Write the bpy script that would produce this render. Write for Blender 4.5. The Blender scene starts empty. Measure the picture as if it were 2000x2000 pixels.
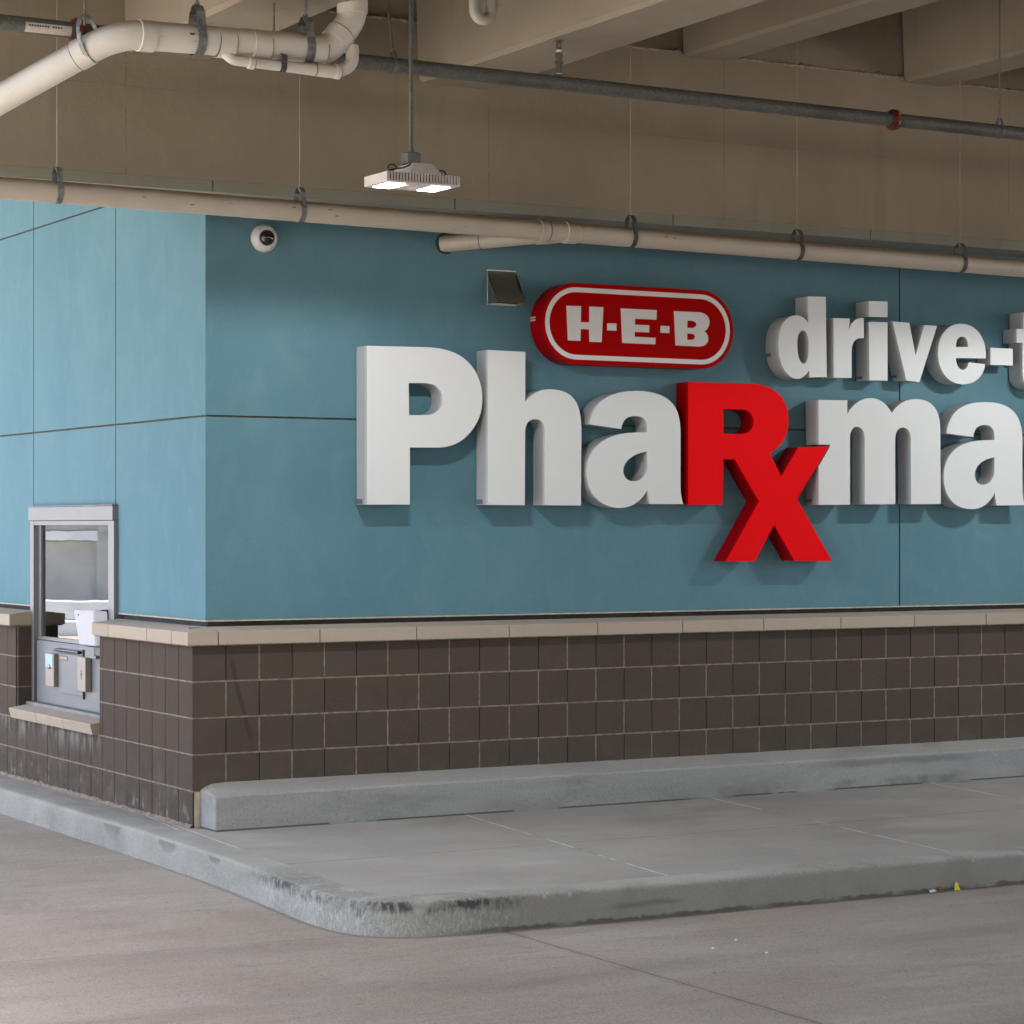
import bpy, bmesh, math, random
from mathutils import Vector, Matrix
from mathutils.geometry import tessellate_polygon
random.seed(7)
scene = bpy.context.scene
col = scene.collection
R = math.radians

# ------------------------------------------------------------------ helpers
class MB:
    """collects geometry (with material slots) and links it as one mesh object"""
    def __init__(s):
        s.v = []; s.f = []; s.m = []; s.sm = []
    def add(s, vs, fs, mi=0, smooth=False):
        b = len(s.v); s.v += [tuple(p) for p in vs]
        for f in fs:
            s.f.append(tuple(i + b for i in f)); s.m.append(mi); s.sm.append(smooth)
    def box(s, x0, x1, y0, y1, z0, z1, mi=0):
        vs = [(x0,y0,z0),(x1,y0,z0),(x1,y1,z0),(x0,y1,z0),(x0,y0,z1),(x1,y0,z1),(x1,y1,z1),(x0,y1,z1)]
        s.add(vs, [(0,3,2,1),(4,5,6,7),(0,1,5,4),(1,2,6,5),(2,3,7,6),(3,0,4,7)], mi)
    def bbox(s, x0, x1, y0, y1, z0, z1, b=.004, mi=0):
        """box with chamfered edges"""
        bm = bmesh.new(); bmesh.ops.create_cube(bm, size=1)
        for v in bm.verts:
            v.co = Vector(((x0+x1)/2 + v.co.x*(x1-x0), (y0+y1)/2 + v.co.y*(y1-y0), (z0+z1)/2 + v.co.z*(z1-z0)))
        bmesh.ops.bevel(bm, geom=list(bm.edges), offset=b, segments=2, affect='EDGES', profile=.5)
        s.bm(bm, mi)
    def bm(s, bm, mi=0, smooth=False):
        bm.verts.index_update()
        s.add([v.co.copy() for v in bm.verts], [[v.index for v in f.verts] for f in bm.faces], mi, smooth)
        bm.free()
    def tube(s, pts, rad, n=24, mi=0, cap=True, smooth=True):
        pts = [Vector(p) for p in pts]
        rr = rad if isinstance(rad, (list, tuple)) else [rad]*len(pts)
        T = []
        for i in range(len(pts)):
            a = pts[max(i-1,0)]; b = pts[min(i+1,len(pts)-1)]
            T.append((b-a).normalized())
        up = Vector((0,0,1)) if abs(T[0].z) < .9 else Vector((0,1,0))
        N = (up - T[0]*up.dot(T[0])).normalized()
        vs = []
        for i, p in enumerate(pts):
            if i: N = (N - T[i]*N.dot(T[i])).normalized()
            B = T[i].cross(N)
            for k in range(n):
                a = 2*math.pi*k/n
                vs.append(p + (N*math.cos(a) + B*math.sin(a))*rr[i])
        fs = [(i*n+k, i*n+(k+1)%n, (i+1)*n+(k+1)%n, (i+1)*n+k) for i in range(len(pts)-1) for k in range(n)]
        s.add(vs, fs, mi, smooth)
        if cap:
            s.add(vs[:n], [tuple(range(n))[::-1]], mi); s.add(vs[-n:], [tuple(range(n))], mi)
    def lathe(s, prof, n=32, mi=0, axis='Z', at=(0,0,0), smooth=True):
        vs = []
        for r, h in prof:
            for k in range(n):
                a = 2*math.pi*k/n
                c, d = r*math.cos(a), r*math.sin(a)
                p = (c,d,h) if axis == 'Z' else ((c,-h,d) if axis == 'Y' else (h,c,d))
                vs.append(Vector(p)+Vector(at))
        fs = [(i*n+k, i*n+(k+1)%n, (i+1)*n+(k+1)%n, (i+1)*n+k) for i in range(len(prof)-1) for k in range(n)]
        s.add(vs, fs, mi, smooth)
    def ribbon(s, pts, nrm, width, thick, mi=0, closed=True):
        """flat metal strap following pts (in the plane normal to nrm), width along nrm"""
        pts = [Vector(p) for p in pts]; nrm = Vector(nrm).normalized(); n = len(pts); vs = []
        for i, p in enumerate(pts):
            a = pts[(i-1) % n] if closed else pts[max(i-1,0)]
            b = pts[(i+1) % n] if closed else pts[min(i+1,n-1)]
            o = (b-a).normalized().cross(nrm)
            for u, w in ((-.5,-.5),(.5,-.5),(.5,.5),(-.5,.5)):
                vs.append(p + o*thick*u + nrm*width*w)
        fs = []
        for i in range(n if closed else n-1):
            j = (i+1) % n
            for k in range(4):
                fs.append((i*4+k, i*4+(k+1)%4, j*4+(k+1)%4, j*4+k))
        s.add(vs, fs, mi)
    def plate(s, loops, y, mi=0):
        """filled outline with holes in the x-z plane at y"""
        vv = [[Vector((p[0], p[1], 0)) for p in l] for l in loops]
        flat = [p for l in vv for p in l]
        tr = tessellate_polygon(vv)
        fs = []
        for t in tr:
            a, b, c = (flat[i] for i in t)
            fs.append(tuple(t) if (b-a).cross(c-a).z > 0 else tuple(reversed(t)))
        s.add([(p.x, y, p.y) for p in flat], fs, mi)
    def wallof(s, loops, y0, y1, mi=0, sharp=30):
        for l in loops:
            n = len(l)
            vs = [(p[0], y0, p[1]) for p in l] + [(p[0], y1, p[1]) for p in l]
            s.add(vs, [(i, (i+1)%n, n+(i+1)%n, n+i) for i in range(n)], mi)
    def build(s, name, mats, parent=None, auto=None, bevel=None):
        me = bpy.data.meshes.new(name)
        me.from_pydata([tuple(v) for v in s.v], [], s.f)
        for m in (mats if isinstance(mats, (list, tuple)) else [mats]): me.materials.append(m)
        me.polygons.foreach_set('material_index', s.m)
        me.polygons.foreach_set('use_smooth', s.sm)
        bm = bmesh.new(); bm.from_mesh(me)
        if not getattr(s, 'keep', False): bmesh.ops.recalc_face_normals(bm, faces=list(bm.faces))
        bm.to_mesh(me); bm.free()
        me.update()
        o = bpy.data.objects.new(name, me); col.objects.link(o)
        if parent: o.parent = parent; o.matrix_parent_inverse = parent.matrix_world.inverted()
        return o

def empty(name, loc=(0,0,0)):
    o = bpy.data.objects.new(name, None); col.objects.link(o)
    o.location = loc; o.empty_display_size = .1
    o.matrix_world = Matrix.Translation(loc)
    return o
def tag(o, label, cat, group=None):
    o['label'] = label; o['category'] = cat
    if group: o['group'] = group
    return o
def struct(o, kind='structure'):
    o['kind'] = kind; return o
def fillet(pts, rs, n=8):
    pts = [Vector(p) for p in pts]; out = [pts[0]]
    for i in range(1, len(pts)-1):
        a, b, c = pts[i-1], pts[i], pts[i+1]; r = rs[i-1] if isinstance(rs, (list,tuple)) else rs
        p, q = b + (a-b).normalized()*r, b + (c-b).normalized()*r
        for k in range(n+1):
            t = k/n; out.append(p*(1-t)**2 + b*2*t*(1-t) + q*t*t)
    return out + [pts[-1]]
def circ(cy, cz, r, x, a0=0, a1=360, n=32):
    return [(x, cy + r*math.cos(R(a0+(a1-a0)*k/n)), cz + r*math.sin(R(a0+(a1-a0)*k/n))) for k in range(n+1)]

# ---------------------------------------------------------------- materials
def srgb(r, g, b):
    f = lambda c: (c/255/12.92) if c/255 <= .04045 else ((c/255+.055)/1.055)**2.4
    return (f(r), f(g), f(b), 1)
class NT:
    def __init__(s, name, rough=.6, metal=0, spec=.5, coat=0):
        s.mat = bpy.data.materials.new(name); s.mat.use_nodes = True
        s.t = s.mat.node_tree; s.b = s.t.nodes['Principled BSDF']
        s.b.inputs['Roughness'].default_value = rough; s.b.inputs['Metallic'].default_value = metal
        s.b.inputs['Specular IOR Level'].default_value = spec; s.b.inputs['Coat Weight'].default_value = coat
        s.b.inputs['Coat Roughness'].default_value = .06
        s.co = s.n('ShaderNodeTexCoord').outputs['Object']
        s.geo = s.n('ShaderNodeNewGeometry')
    def n(s, t, **kw):
        x = s.t.nodes.new(t)
        for k, v in kw.items(): setattr(x, k, v)
        return x
    def link(s, a, b): s.t.links.new(a, b)
    def noise(s, scale, detail=4, stretch=(1,1,1), rough=.55, off=(0,0,0), dist=0, rot=0):
        m = s.n('ShaderNodeMapping'); m.inputs['Scale'].default_value = stretch; m.inputs['Location'].default_value = off
        m.inputs['Rotation'].default_value = (0,0,rot)
        s.link(s.geo.outputs['Position'], m.inputs[0])
        x = s.n('ShaderNodeTexNoise'); x.inputs['Scale'].default_value = scale; x.inputs['Detail'].default_value = detail
        x.inputs['Roughness'].default_value = rough; x.inputs['Distortion'].default_value = dist
        s.link(m.outputs[0], x.inputs['Vector']); return x.outputs['Fac']
    def ramp(s, f, a, b, lo=0, hi=1):
        x = s.n('ShaderNodeMapRange', interpolation_type='SMOOTHSTEP')
        x.inputs[1].default_value = a; x.inputs[2].default_value = b; x.inputs[3].default_value = lo; x.inputs[4].default_value = hi
        s.link(f, x.inputs[0]); return x.outputs[0]
    def math(s, op, a, b=None, c=None):
        x = s.n('ShaderNodeMath', operation=op)
        for i, v in enumerate((a, b, c)):
            if v is None: continue
            if isinstance(v, (int, float)): x.inputs[i].default_value = v
            else: s.link(v, x.inputs[i])
        return x.outputs[0]
    def mix(s, f, a, b, mode='MIX'):
        x = s.n('ShaderNodeMix', data_type='RGBA', blend_type=mode)
        for i, v in ((0, f), (6, a), (7, b)):
            if isinstance(v, (int, float)): x.inputs[i].default_value = v
            elif isinstance(v, tuple): x.inputs[i].default_value = v
            else: s.link(v, x.inputs[i])
        return x.outputs[2]
    def xyz(s):
        x = s.n('ShaderNodeSeparateXYZ'); s.link(s.geo.outputs['Position'], x.inputs[0]); return x.outputs
    def band(s, v, c, w, soft=None):
        """1 where |v-c| < w"""
        soft = soft or w*.6
        d = s.math('ABSOLUTE', s.math('SUBTRACT', v, c))
        return s.ramp(d, w-soft/2, w+soft/2, 1, 0)
    def mul(s, *a):
        r = a[0]
        for x in a[1:]: r = s.math('MULTIPLY', r, x)
        return r
    def color(s, c):
        if isinstance(c, tuple): s.b.inputs['Base Color'].default_value = c
        else: s.link(c, s.b.inputs['Base Color'])
    def rough(s, f): s.link(f, s.b.inputs['Roughness'])
    def bump(s, h, strength=.2, dist=.01):
        x = s.n('ShaderNodeBump'); x.inputs['Strength'].default_value = strength; x.inputs['Distance'].default_value = dist
        s.link(h, x.inputs['Height'])
        if getattr(s, 'lastb', None): s.link(s.lastb, x.inputs['Normal'])
        s.lastb = x.outputs[0]; s.link(x.outputs[0], s.b.inputs['Normal'])
def C(r, g, b): return (r, g, b, 1)
def plain(name, c, rough=.5, metal=0, var=.12, scale=9, bumpy=0, coat=0, spec=.5, even=False):
    m = NT(name, rough, metal, spec, coat)
    if even:
        m.color(m.mix(m.ramp(m.noise(scale, 2), .3, .7), tuple(x*(1-var) for x in c[:3])+(1,), c)); return m.mat
    f = m.noise(scale, 5)
    d = tuple(x*(1-var) for x in c[:3])+(1,); e = tuple(min(1, x*(1+var)) for x in c[:3])+(1,)
    m.color(m.mix(m.ramp(f, .3, .7), d, e))
    m.rough(m.ramp(m.noise(scale*2.3, 3), .3, .7, max(.03, rough-.07), min(1, rough+.09)))
    if bumpy: m.bump(m.noise(140, 3), bumpy, .003)
    return m.mat

def mk_stucco():
    m = NT('blue_stucco', .78, spec=.3)
    a = m.noise(1.1, 5, (1,1,.7)); b = m.noise(6, 6, (1,1,.6), dist=.8); c = m.noise(60, 3)
    k = m.mix(m.ramp(a, .3, .7), C(.090,.200,.252), C(.108,.225,.273))
    k = m.mix(m.ramp(b, .42, .72, 0, .38), k, C(.135,.252,.296))
    k = m.mix(m.ramp(c, .35, .75, 0, .28), k, C(.072,.178,.232))
    m.color(k)
    m.bump(b, .10, .01); m.bump(m.noise(160, 5), .4, .004)
    return m.mat
def mk_block():
    m = NT('brown_split_block', .92, spec=.2)
    r = m.geo.outputs['Random Per Island']
    k = m.mix(r, C(.076,.057,.043), C(.089,.067,.051))
    k = m.mix(m.ramp(m.math('FRACT', m.math('MULTIPLY', r, 7.31)), .3, .9, 0, .45), k, C(.079,.064,.052))
    g = m.noise(330, 2); k = m.mix(m.ramp(g, .52, .72, 0, .42), k, C(.17,.138,.112))
    g2 = m.noise(260, 2, off=(4,2,1)); k = m.mix(m.ramp(g2, .56, .7, 0, .5), k, C(.045,.036,.03))
    k = m.mix(m.ramp(m.noise(5, 6), .45, .8, 0, .4), k, C(.060,.050,.044))
    x, y, z = m.xyz()
    # pale lime bloom low on the lane-side wall and under the sill
    low = m.mul(m.ramp(z, .02, .24, 1, 0), m.ramp(m.noise(13, 6, (1,1,.6)), .56, .72), m.ramp(x, 0.0, .03, 1, 0))
    sill = m.mul(m.ramp(z, .24, .40, 0, 1), m.ramp(z, .405, .415, 1, 0), m.ramp(y, 1.42, 1.5, 0, 1), m.ramp(m.noise(16, 5, (1,1,.3)), .42, .66), m.ramp(x, 0.0, .03, 1, 0))
    k = m.mix(m.math('MULTIPLY', m.math('MAXIMUM', low, sill), .55), k, C(.34,.32,.30))
    # long diagonal drip stain on the front near the corner
    cx = m.math('ADD', m.math('MULTIPLY', m.math('SUBTRACT', .96, z), .27), .225)
    cx = m.math('ADD', cx, m.math('MULTIPLY', m.math('SUBTRACT', m.noise(6, 3), .5), .03))
    st = m.mul(m.band(x, cx, .014, .012), m.ramp(z, .44, .52, 0, 1), m.ramp(z, .90, .97, 1, 0), m.ramp(y, .02, .05, 1, 0))
    k = m.mix(m.math('MULTIPLY', st, .42), k, C(.03,.022,.018))
    spl = m.mul(m.ramp(m.math('ADD', z, m.math('MULTIPLY', m.noise(3, 5), -.28)), -.02, .28, 1, 0), m.ramp(m.noise(9, 6), .42, .7))
    k = m.mix(m.math('MULTIPLY', spl, .4), k, C(.15,.125,.10))
    pit = m.ramp(m.noise(95, 3), .60, .68)
    k = m.mix(m.math('MULTIPLY', pit, .35), k, C(.035,.027,.021))
    m.color(k); m.bump(g, .7, .003); m.bump(m.noise(60, 5), .45, .006); m.bump(pit, -.5, .004)
    return m.mat
def mk_mortar():
    m = NT('tan_mortar', .95, spec=.2)
    k = m.mix(m.ramp(m.noise(24, 4), .3, .7), C(.17,.135,.105), C(.285,.225,.175)); m.color(k); m.bump(m.noise(90, 4), .6, .004)
    return m.mat
def mk_cap():
    m = NT('cream_cast_stone', .85, spec=.3)
    k = m.mix(m.geo.outputs['Random Per Island'], C(.37,.305,.24), C(.425,.35,.278))
    k = m.mix(m.ramp(m.noise(8, 6), .45, .8, 0, .35), k, C(.34,.275,.215))
    k = m.mix(m.ramp(m.noise(180, 2), .55, .75, 0, .3), k, C(.6,.53,.46))
    m.color(k); m.bump(m.noise(120, 3), .2, .003)
    return m.mat
def mk_girder(name='beige_painted_concrete', a=C(.262,.226,.168), b=C(.308,.268,.204), lines=()):
    m = NT(name, .72, spec=.3)
    k = m.mix(m.ramp(m.noise(.8, 5), .3, .7), a, b)
    k = m.mix(m.ramp(m.noise(4, 6, (1,1,.4), dist=.4), .45, .8, 0, .35), k, tuple(x*.84 for x in a[:3])+(1,))
    k = m.mix(m.ramp(m.noise(14, 5), .6, .78, 0, .35), k, tuple(x*1.18 for x in b[:3])+(1,))
    # pin-holes and drips in the paint
    vo = m.n('ShaderNodeTexVoronoi'); vo.inputs['Scale'].default_value = 9; m.link(m.geo.outputs['Position'], vo.inputs['Vector'])
    hole = m.mul(m.ramp(vo.outputs['Distance'], .015, .05, 1, 0), m.ramp(m.noise(3, 2), .5, .56))
    k = m.mix(m.math('MULTIPLY', hole, .55), k, C(.12,.10,.08))
    x, y, z = m.xyz()
    wob = m.math('MULTIPLY', m.math('SUBTRACT', m.noise(5, 3), .5), .012)
    for lx in lines:
        ln = m.band(m.math('ADD', x, wob), lx, .0035, .003)
        k = m.mix(m.mul(ln, m.ramp(m.noise(9, 2), .35, .55), .55), k, C(.13,.105,.08))
    stn = m.mul(m.ramp(m.noise(7, 5, (1,1,.06), off=(3,1,7)), .56, .74), m.ramp(m.noise(1.1, 3, off=(1,1,3)), .42, .62))
    k = m.mix(m.math('MULTIPLY', stn, .35), k, tuple(c_*.62 for c_ in a[:3])+(1,))
    fl_ = m.mul(m.band(m.math('ADD', z, m.math('MULTIPLY', wob, .5)), 4.06, .003, .004), m.ramp(m.noise(2, 3), .45, .6))
    k = m.mix(m.math('MULTIPLY', fl_, .35), k, C(.15,.125,.095))
    m.color(k)
    m.bump(m.noise(9, 5), .3, .014); m.bump(m.noise(55, 4), .25, .005); m.bump(hole, -.4, .006)
    return m.mat
def mk_walk():
    m = NT('sidewalk_concrete', .9, spec=.25)
    x, y, z = m.xyz()
    k = m.mix(m.ramp(m.noise(1.3, 6), .3, .7), C(.255,.238,.210), C(.318,.298,.266))
    k = m.mix(m.ramp(m.noise(6, 6, (.35,1,1)), .5, .75, 0, .4), k, C(.30,.272,.245))
    k = m.mix(m.ramp(m.noise(130, 3), .5, .72, 0, .40), k, C(.52,.49,.45))
    k = m.mix(m.ramp(m.noise(120, 3, off=(3,3,0)), .52, .72, 0, .40), k, C(.17,.155,.135))
    k = m.mix(m.ramp(m.noise(42, 4, (1,.22,1)), .55, .74, 0, .34), k, C(.22,.20,.175))
    k = m.mix(m.ramp(m.noise(2.1, 6, (.5,1,1), off=(7,2,0)), .5, .72, 0, .35), k, C(.43,.41,.38))
    # skewed tooled joints (light caught on the lips painted pale) every 1.74 m
    wob = m.math('MULTIPLY', m.math('SUBTRACT', m.noise(9, 4), .5), .016)
    sk = m.math('SUBTRACT', x, m.math('MULTIPLY', y, .127))
    fr = m.math('SUBTRACT', m.math('PINGPONG', m.math('ADD', sk, -1.645+1.738*20), .869), 0)
    jm = m.mul(m.ramp(fr, .004, .010, 1, 0), m.ramp(m.noise(3.2, 2), .32, .52), m.ramp(y, -2.9, -2.86, 0, 1))
    jd = m.mul(m.ramp(m.math('SUBTRACT', fr, .0), .010, .018, 1, 0), m.ramp(y, -2.9, -2.86, 0, 1))
    k = m.mix(m.math('MULTIPLY', jd, .32), k, C(.17,.155,.14)); k = m.mix(m.math('MULTIPLY', jm, .75), k, C(.62,.60,.565))
    # long shrinkage crack along the walk
    cr = m.band(m.math('ADD', y, m.math('ADD', wob, m.math('MULTIPLY', m.math('SUBTRACT', m.noise(.5, 2), .5), .1))), -1.57, .005, .005)
    k = m.mix(m.mul(cr, m.ramp(m.noise(2.2, 4), .3, .5), .75), k, C(.07,.062,.055))
    # tooled edge line beside the kerb, lane side and front side
    e1 = m.mul(m.band(m.math('SUBTRACT', m.math('ADD', x, wob), m.math('MULTIPLY', y, .075)), -.045, .0045, .005), m.ramp(y, -2.66, -2.6, 0, 1))
    k = m.mix(m.math('MULTIPLY', e1, .7), k, C(.60,.575,.54))
    e2 = m.mul(m.band(m.math('ADD', y, m.math('MULTIPLY', wob, 1.5)), -2.885, .005, .006), m.ramp(m.noise(1.7, 4), .45, .6), m.ramp(x, .5, 1.2, 0, 1))
    k = m.mix(m.math('MULTIPLY', e2, .6), k, C(.15,.13,.115))
    # dirt gathered against the curb foot
    dirt = m.mul(m.ramp(x, 2.6, 3.4, 0, 1), m.ramp(m.math('ADD', y, m.math('MULTIPLY', m.noise(7, 5), .09)), -.24, -.17, 0, 1), m.ramp(m.noise(2.4, 4), .5, .64))
    k = m.mix(m.math('MULTIPLY', dirt, .55), k, C(.07,.062,.055))
    m.color(k); m.bump(m.noise(190, 3, (1,.3,1)), .3, .003); m.bump(m.noise(12, 4), .15, .01)
    return m.mat
def mk_kerb():
    m = NT('kerb_concrete', .88, spec=.3)
    x, y, z = m.xyz()
    k = m.mix(m.ramp(m.noise(2.2, 6), .3, .7), C(.275,.262,.232), C(.350,.336,.300))
    k = m.mix(m.ramp(m.noise(100, 3), .5, .72, 0, .42), k, C(.50,.485,.45))
    k = m.mix(m.ramp(m.noise(85, 3, off=(2,2,2)), .54, .7, 0, .45), k, C(.15,.14,.12))
    k = m.mix(m.ramp(m.noise(3.5, 6, off=(1,5,2), dist=.6), .5, .72, 0, .5), k, C(.20,.19,.165))
    # greyer face on the front run
    front = m.ramp(m.math('SUBTRACT', x, m.math('MULTIPLY', m.noise(6, 3), .2)), -.2, .2, 0, 1)
    face = m.ramp(z, -.03, -.008, 1, 0)
    k = m.mix(m.mul(front, face, .6), k, C(.255,.240,.208))
    # tyre scuffs round the nose of the kerb
    near = m.mul(m.ramp(y, -1.45, -1.95, 0, 1), m.ramp(x, .15, .55, 1, 0))
    scuff = m.mul(near, m.ramp(m.math('ADD', z, m.math('MULTIPLY', m.noise(10, 6, (1,1,1.6)), .16)), -.002, .062, 0, 1), m.ramp(z, -.010, -.001, 1, .45))
    scuff = m.mul(scuff, m.ramp(m.noise(5, 6), .34, .56), m.ramp(m.noise(60, 5, (1,1,.35)), .36, .56, .25, 1))
    k = m.mix(m.math('MULTIPLY', scuff, .9), k, C(.05,.05,.052))
    mott = m.mul(near, m.ramp(m.noise(95, 5, (1,1,.35)), .46, .66), m.ramp(z, -.03, -.06, 0, 1))
    k = m.mix(m.math('MULTIPLY', mott, .32), k, C(.62,.62,.61))
    # two half round scrapes on the lane-side face, one more near the bend
    for cy, w, dp in ((.49, .155, .105), (-.36, .15, .085), (-1.05, .11, .05)):
        d = m.math('DIVIDE', m.math('SUBTRACT', y, cy), w); q = m.math('DIVIDE', m.math('MULTIPLY', z, -1), dp)
        h = m.math('ADD', m.math('MULTIPLY', d, d), m.math('MULTIPLY', q, q))
        s_ = m.mul(m.ramp(m.math('ADD', h, m.math('MULTIPLY', m.math('SUBTRACT', m.noise(24, 4), .5), .7)), .55, 1.15, 1, 0), m.ramp(z, -.012, -.02, 0, 1), m.ramp(x, -.1, -.2, 0, 1))
        k = m.mix(m.math('MULTIPLY', s_, m.ramp(z, -.08, -.02, .3, .6)), k, C(.14,.125,.11))
    # black grime line where the face meets the road
    gr = m.mul(m.ramp(m.math('ADD', z, m.math('MULTIPLY', m.noise(16, 5), -.045)), -.174, -.160, 1, 0), front, m.ramp(m.noise(3, 4), .36, .5))
    k = m.mix(m.math('MULTIPLY', gr, .65), k, C(.05,.04,.033))
    # long dark smear on the front face
    sm = m.mul(m.band(m.math('ADD', z, m.math('MULTIPLY', m.noise(4, 3), .03)), -.075, .012, .02), m.ramp(x, .75, .95, 0, 1), m.ramp(x, 1.15, 1.3, 1, 0))
    k = m.mix(m.math('MULTIPLY', sm, .4), k, C(.08,.075,.07))
    chip = m.mul(m.ramp(m.noise(26, 3), .66, .7), m.ramp(z, -.035, -.02, 0, 1), front)
    k = m.mix(m.math('MULTIPLY', chip, .5), k, C(.5,.48,.45))
    m.color(k); m.bump(m.noise(110, 4), .35, .004); m.bump(m.noise(9, 5), .2, .012)
    return m.mat
def mk_plinth():
    m = NT('curb_concrete', .88, spec=.3)
    x, y, z = m.xyz()
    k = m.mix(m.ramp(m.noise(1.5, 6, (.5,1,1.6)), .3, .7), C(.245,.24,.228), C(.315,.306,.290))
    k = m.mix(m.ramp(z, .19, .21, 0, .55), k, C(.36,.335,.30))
    k = m.mix(m.ramp(m.noise(3.2, 6, (.4,1,2.2)), .5, .75, 0, .5), k, C(.215,.22,.225))
    k = m.mix(m.ramp(m.noise(100, 3), .52, .72, 0, .38), k, C(.46,.455,.44))
    k = m.mix(m.ramp(m.noise(80, 3, off=(5,2,2)), .55, .7, 0, .4), k, C(.13,.125,.115))
    k = m.mix(m.ramp(m.noise(2.2, 6, (.5,1,2), off=(4,1,0), dist=.7), .5, .7, 0, .5), k, C(.175,.17,.16))
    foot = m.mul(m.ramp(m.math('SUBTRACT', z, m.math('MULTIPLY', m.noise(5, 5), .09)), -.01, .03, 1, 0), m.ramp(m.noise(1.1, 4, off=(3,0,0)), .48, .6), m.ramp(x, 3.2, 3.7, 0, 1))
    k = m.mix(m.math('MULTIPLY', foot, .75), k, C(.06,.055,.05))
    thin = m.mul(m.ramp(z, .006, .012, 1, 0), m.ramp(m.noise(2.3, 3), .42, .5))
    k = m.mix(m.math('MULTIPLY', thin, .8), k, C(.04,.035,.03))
    smr = m.mul(m.band(m.math('ADD', z, m.math('MULTIPLY', m.noise(3, 4), .05)), .185, .02, .03), m.ramp(x, 3.9, 4.5, 0, 1), m.ramp(x, 5.2, 5.7, 1, 0))
    k = m.mix(m.math('MULTIPLY', smr, .5), k, C(.12,.12,.125))
    m.color(k); m.bump(m.noise(120, 4), .3, .004); m.bump(m.noise(7, 5, (.5,1,2)), .18, .012)
    return m.mat
def mk_road():
    m = NT('road_concrete', .9, spec=.25)
    x, y, z = m.xyz()
    k = m.mix(m.ramp(m.noise(.55, 6), .3, .7), C(.275,.232,.190), C(.345,.302,.256))
    k = m.mix(m.ramp(m.noise(1.6, 6, (.55,1,1), dist=.8), .45, .75, 0, .6), k, C(.235,.190,.150))
    k = m.mix(m.ramp(m.noise(2.6, 6, (.30,1.3,1), off=(9,4,0), dist=.5), .52, .75, 0, .55), k, C(.375,.348,.310))
    k = m.mix(m.ramp(m.noise(11, 6, (.20,1,1), dist=.4), .52, .78, 0, .4), k, C(.17,.14,.12))
    k = m.mix(m.ramp(m.noise(120, 3), .48, .70, 0, .50), k, C(.50,.455,.42))
    k = m.mix(m.ramp(m.noise(110, 3, off=(5,1,0)), .52, .7, 0, .50), k, C(.12,.095,.08))
    k = m.mix(m.ramp(m.noise(34, 5, (.5,1,1), off=(2,7,0)), .55, .75, 0, .35), k, C(.15,.12,.105))
    # pale smeared patches and scratches
    k = m.mix(m.mul(m.ramp(m.noise(30, 4), .72, .76), .6), k, C(.10,.08,.07))
    wob = m.math('MULTIPLY', m.math('SUBTRACT', m.noise(8, 4), .5), .02)
    # sawn joint running away from the kerb, cold joint beyond the nose
    j = m.mul(m.band(m.math('ADD', x, wob), .284, .005, .006), m.ramp(y, -2.9, -2.95, 0, 1))
    k = m.mix(m.math('MULTIPLY', j, .7), k, C(.07,.055,.045))
    jh = m.mul(m.band(m.math('ADD', x, wob), .284, .03, .05), m.ramp(y, -2.9, -2.95, 0, 1), m.ramp(m.noise(4, 3), .4, .6))
    k = m.mix(m.math('MULTIPLY', jh, .25), k, C(.12,.09,.08))
    yy = m.math('ADD', m.math('ADD', y, m.math('MULTIPLY', x, .09)), m.math('MULTIPLY', wob, 2))
    j2 = m.mul(m.band(yy, -2.83, .008, .012), m.ramp(x, -.32, -.4, 0, 1), m.ramp(m.noise(3, 3), .3, .5))
    k = m.mix(m.math('MULTIPLY', j2, .5), k, C(.13,.105,.09))
    j2s = m.mul(m.ramp(yy, -2.83, -2.9, 0, 1), m.ramp(yy, -3.25, -2.95, 0, 1), m.ramp(x, -.2, -.7, 0, 1))
    k = m.mix(m.math('MULTIPLY', j2s, .25), k, C(.16,.13,.115))
    # grime gathered along the front kerb
    g = m.mul(m.ramp(m.math('ADD', y, m.math('MULTIPLY', m.noise(5, 5), .3)), -3.2, -2.85, 0, 1), m.ramp(x, .2, 1.2, 0, 1), m.ramp(m.noise(1.4, 4), .35, .6))
    k = m.mix(m.math('MULTIPLY', g, .4), k, C(.13,.10,.09))
    k = m.mix(m.mul(m.ramp(x, 1.2, 4.5, 0, 1), .38), k, C(.17,.135,.115))  # daylight falling off toward the right, put into the road colour
    for ty in (-4.15, -5.75):
        tr_ = m.mul(m.band(m.math('ADD', y, m.math('MULTIPLY', m.math('SUBTRACT', m.noise(.35, 2), .5), .5)), ty, .16, .2), m.ramp(m.noise(2.2, 6, (.25,1,1)), .38, .65))
        k = m.mix(m.math('MULTIPLY', tr_, .35), k, C(.135,.11,.095))
    # oil-dark drip spots
    vo = m.n('ShaderNodeTexVoronoi'); vo.inputs['Scale'].default_value = 3.1; vo.inputs['Randomness'].default_value = 1; m.link(m.geo.outputs['Position'], vo.inputs['Vector'])
    sp = m.mul(m.ramp(vo.outputs['Distance'], .02, .045, 1, 0), m.ramp(m.noise(1.7, 2), .52, .6))
    k = m.mix(m.math('MULTIPLY', sp, .75), k, C(.06,.045,.04))
    m.color(k); m.bump(m.noise(160, 3), .35, .003); m.bump(m.noise(6, 5, (.3,1,1)), .12, .012)
    m.rough(m.ramp(m.noise(1.4, 4), .3, .7, .72, .95))
    return m.mat
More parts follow.
